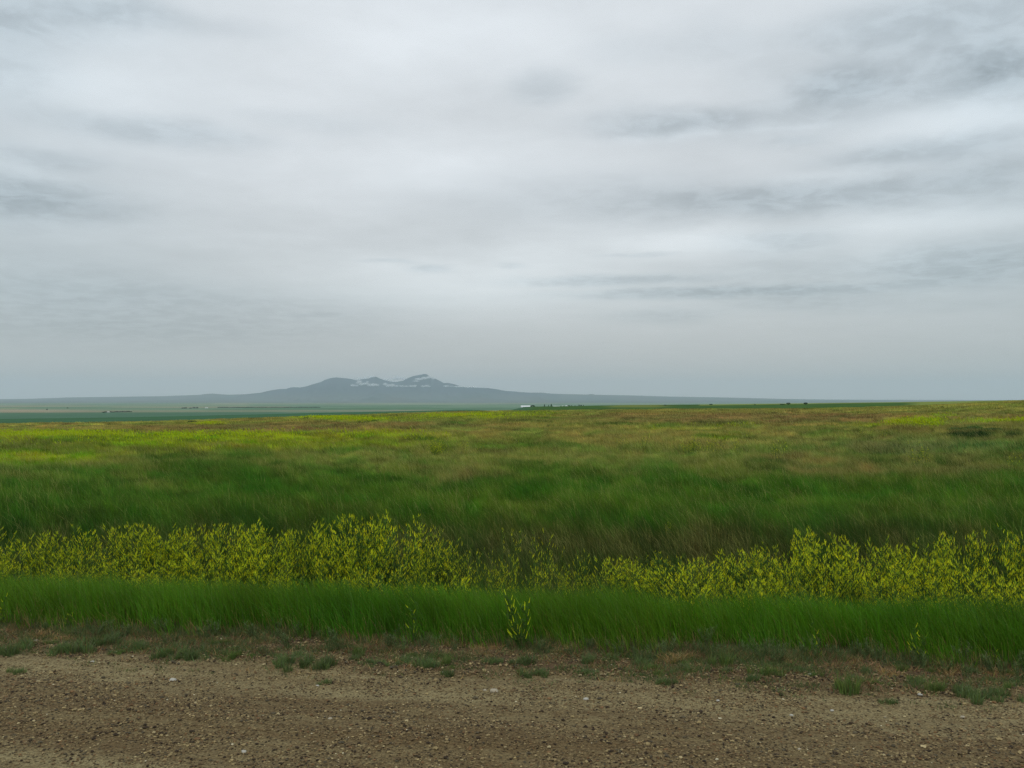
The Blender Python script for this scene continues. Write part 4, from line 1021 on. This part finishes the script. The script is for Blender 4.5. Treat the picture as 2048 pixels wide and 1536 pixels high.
# ------------------------------------------------------------------ low clouds on the mountain
m, g, bs, out = newmat('cloud_vapour'); M_CL = m; m.node_tree.nodes.remove(bs)
vs = g.n('ShaderNodeVolumePrincipled'); vs.inputs['Color'].default_value = (1, 1, 1, 1); vs.inputs['Anisotropy'].default_value = .2
tco = g.n('ShaderNodeTexCoord').outputs['Object']; ra = g.v('LENGTH', tco)
rnd = g.n('ShaderNodeObjectInfo').outputs['Random']
nn = g.noise(g.v('ADD', tco, g.xyz(g.m('MULTIPLY', rnd, 40), 0.0, 0.0)), 1.6, 4, .6)
fall = g.m('SUBTRACT', g.m('ADD', 1.0, g.m('MULTIPLY', g.m('SUBTRACT', nn, .5), 1.6)), g.m('MULTIPLY', ra, 1.25))
g.put(vs.inputs['Density'], g.m('MULTIPLY', g.rng(fall, 0.0, .45, 0, 1, True), .016))
m.node_tree.links.new(vs.outputs[0], out.inputs['Volume'])
import bmesh
bm = bmesh.new(); bmesh.ops.create_icosphere(bm, subdivisions=3, radius=1)
PUFF = bpy.data.meshes.new('puff'); bm.to_mesh(PUFF); bm.free(); PUFF.materials.append(M_CL)
def puff(cells, lab, dist):
    k = dist / F
    cx = sum(c[0] for c in cells) / len(cells); cyy = sum(c[1] for c in cells) / len(cells)
    root = empty('cloud', ((cx - 1024) * k, dist, CAMZ - (cyy - 800) * k))
    for (px, py, rx, ry) in cells:
        o = bpy.data.objects.new('puff', PUFF); COL.objects.link(o); o.parent = root
        o.location = ((px - cx) * k, random.uniform(-60, 60), -(py - cyy) * k); o.scale = (rx * 1.15 * k, rx * .7 * k, ry * 1.3 * k)
    tag(root, lab, 'cloud')
puff([(706,770.5,7,2.6),(714,771,5,2.4),(718,763,7,3.4),(714,766,5,2),(724,768,8,3.2),(733,767,7,2.6),(735,763.5,4,2)], 'white cloud puff low on the left hump of the mountain', 24700)
puff([(740,770,7,3),(748,769.5,8,3.4),(755,770,5,2.6)], 'second white cloud puff hanging below the middle hump', 24700)
puff([(770,768.5,6,3.2),(776,771,7,3),(784,770.5,8,3.4),(793,772,6,2)], 'white cloud puff in the saddle below the peak', 24700)
puff([(803,772,7,1.8),(812,772.3,6,1.6)], 'thin cloud strip right of the saddle cloud', 24700)
puff([(822,772,6,2.2),(829,771.6,7,2.2)], 'small flat cloud under the peak', 24700)
puff([(846,772.4,7,1.8),(853,771.5,6,2.4),(859,773,4,1.4)], 'small cloud right under the peak', 24700)
puff([(838,758,10,2.6),(848,756,9,3),(858,754.5,8,3),(832,762,9,1.6),(866,757,5,2)], 'cloud streak lying across the upper peak', 25700)
puff([(780,759,14,3),(792,755,9,4),(800,757,12,3.6),(811,758,7,3),(770,762,12,1.6)], 'cloud bank behind the saddle between hump and peak', 29500)
puff([(722,757,14,1.6),(733,756,9,2),(745,753,8,1.8)], 'thin veil of cloud over the middle hump', 25900)
puff([(893,772,8,1.5),(903,772.3,5,1.2)], 'thin cloud strip at the right shoulder of the mountain', 24700)
puff([(918,773.3,14,1.3),(938,774.2,14,1.0)], 'long thin cloud along the right flank of the mountain', 24700)
# things that would share a label are told apart by their order from left to right
from collections import defaultdict
same = defaultdict(list)
for o in bpy.data.objects:
    if o.parent is None and o.get('label') and o.get('kind') is None: same[o['label']].append(o)
ORD = {2: ['left-hand', 'right-hand'], 3: ['left', 'middle', 'right'], 4: ['leftmost', 'second', 'third', 'rightmost'], 5: ['leftmost', 'second', 'middle', 'fourth', 'rightmost']}
for lab, os_ in same.items():
    if len(os_) in ORD:
        os_.sort(key=lambda o: o.location.x / max(o.location.y, .1))
        for w_, o in zip(ORD[len(os_)], os_):
            if len(lab.split()) < 16: o['label'] = w_ + ' ' + lab
print('objects', len(bpy.data.objects))
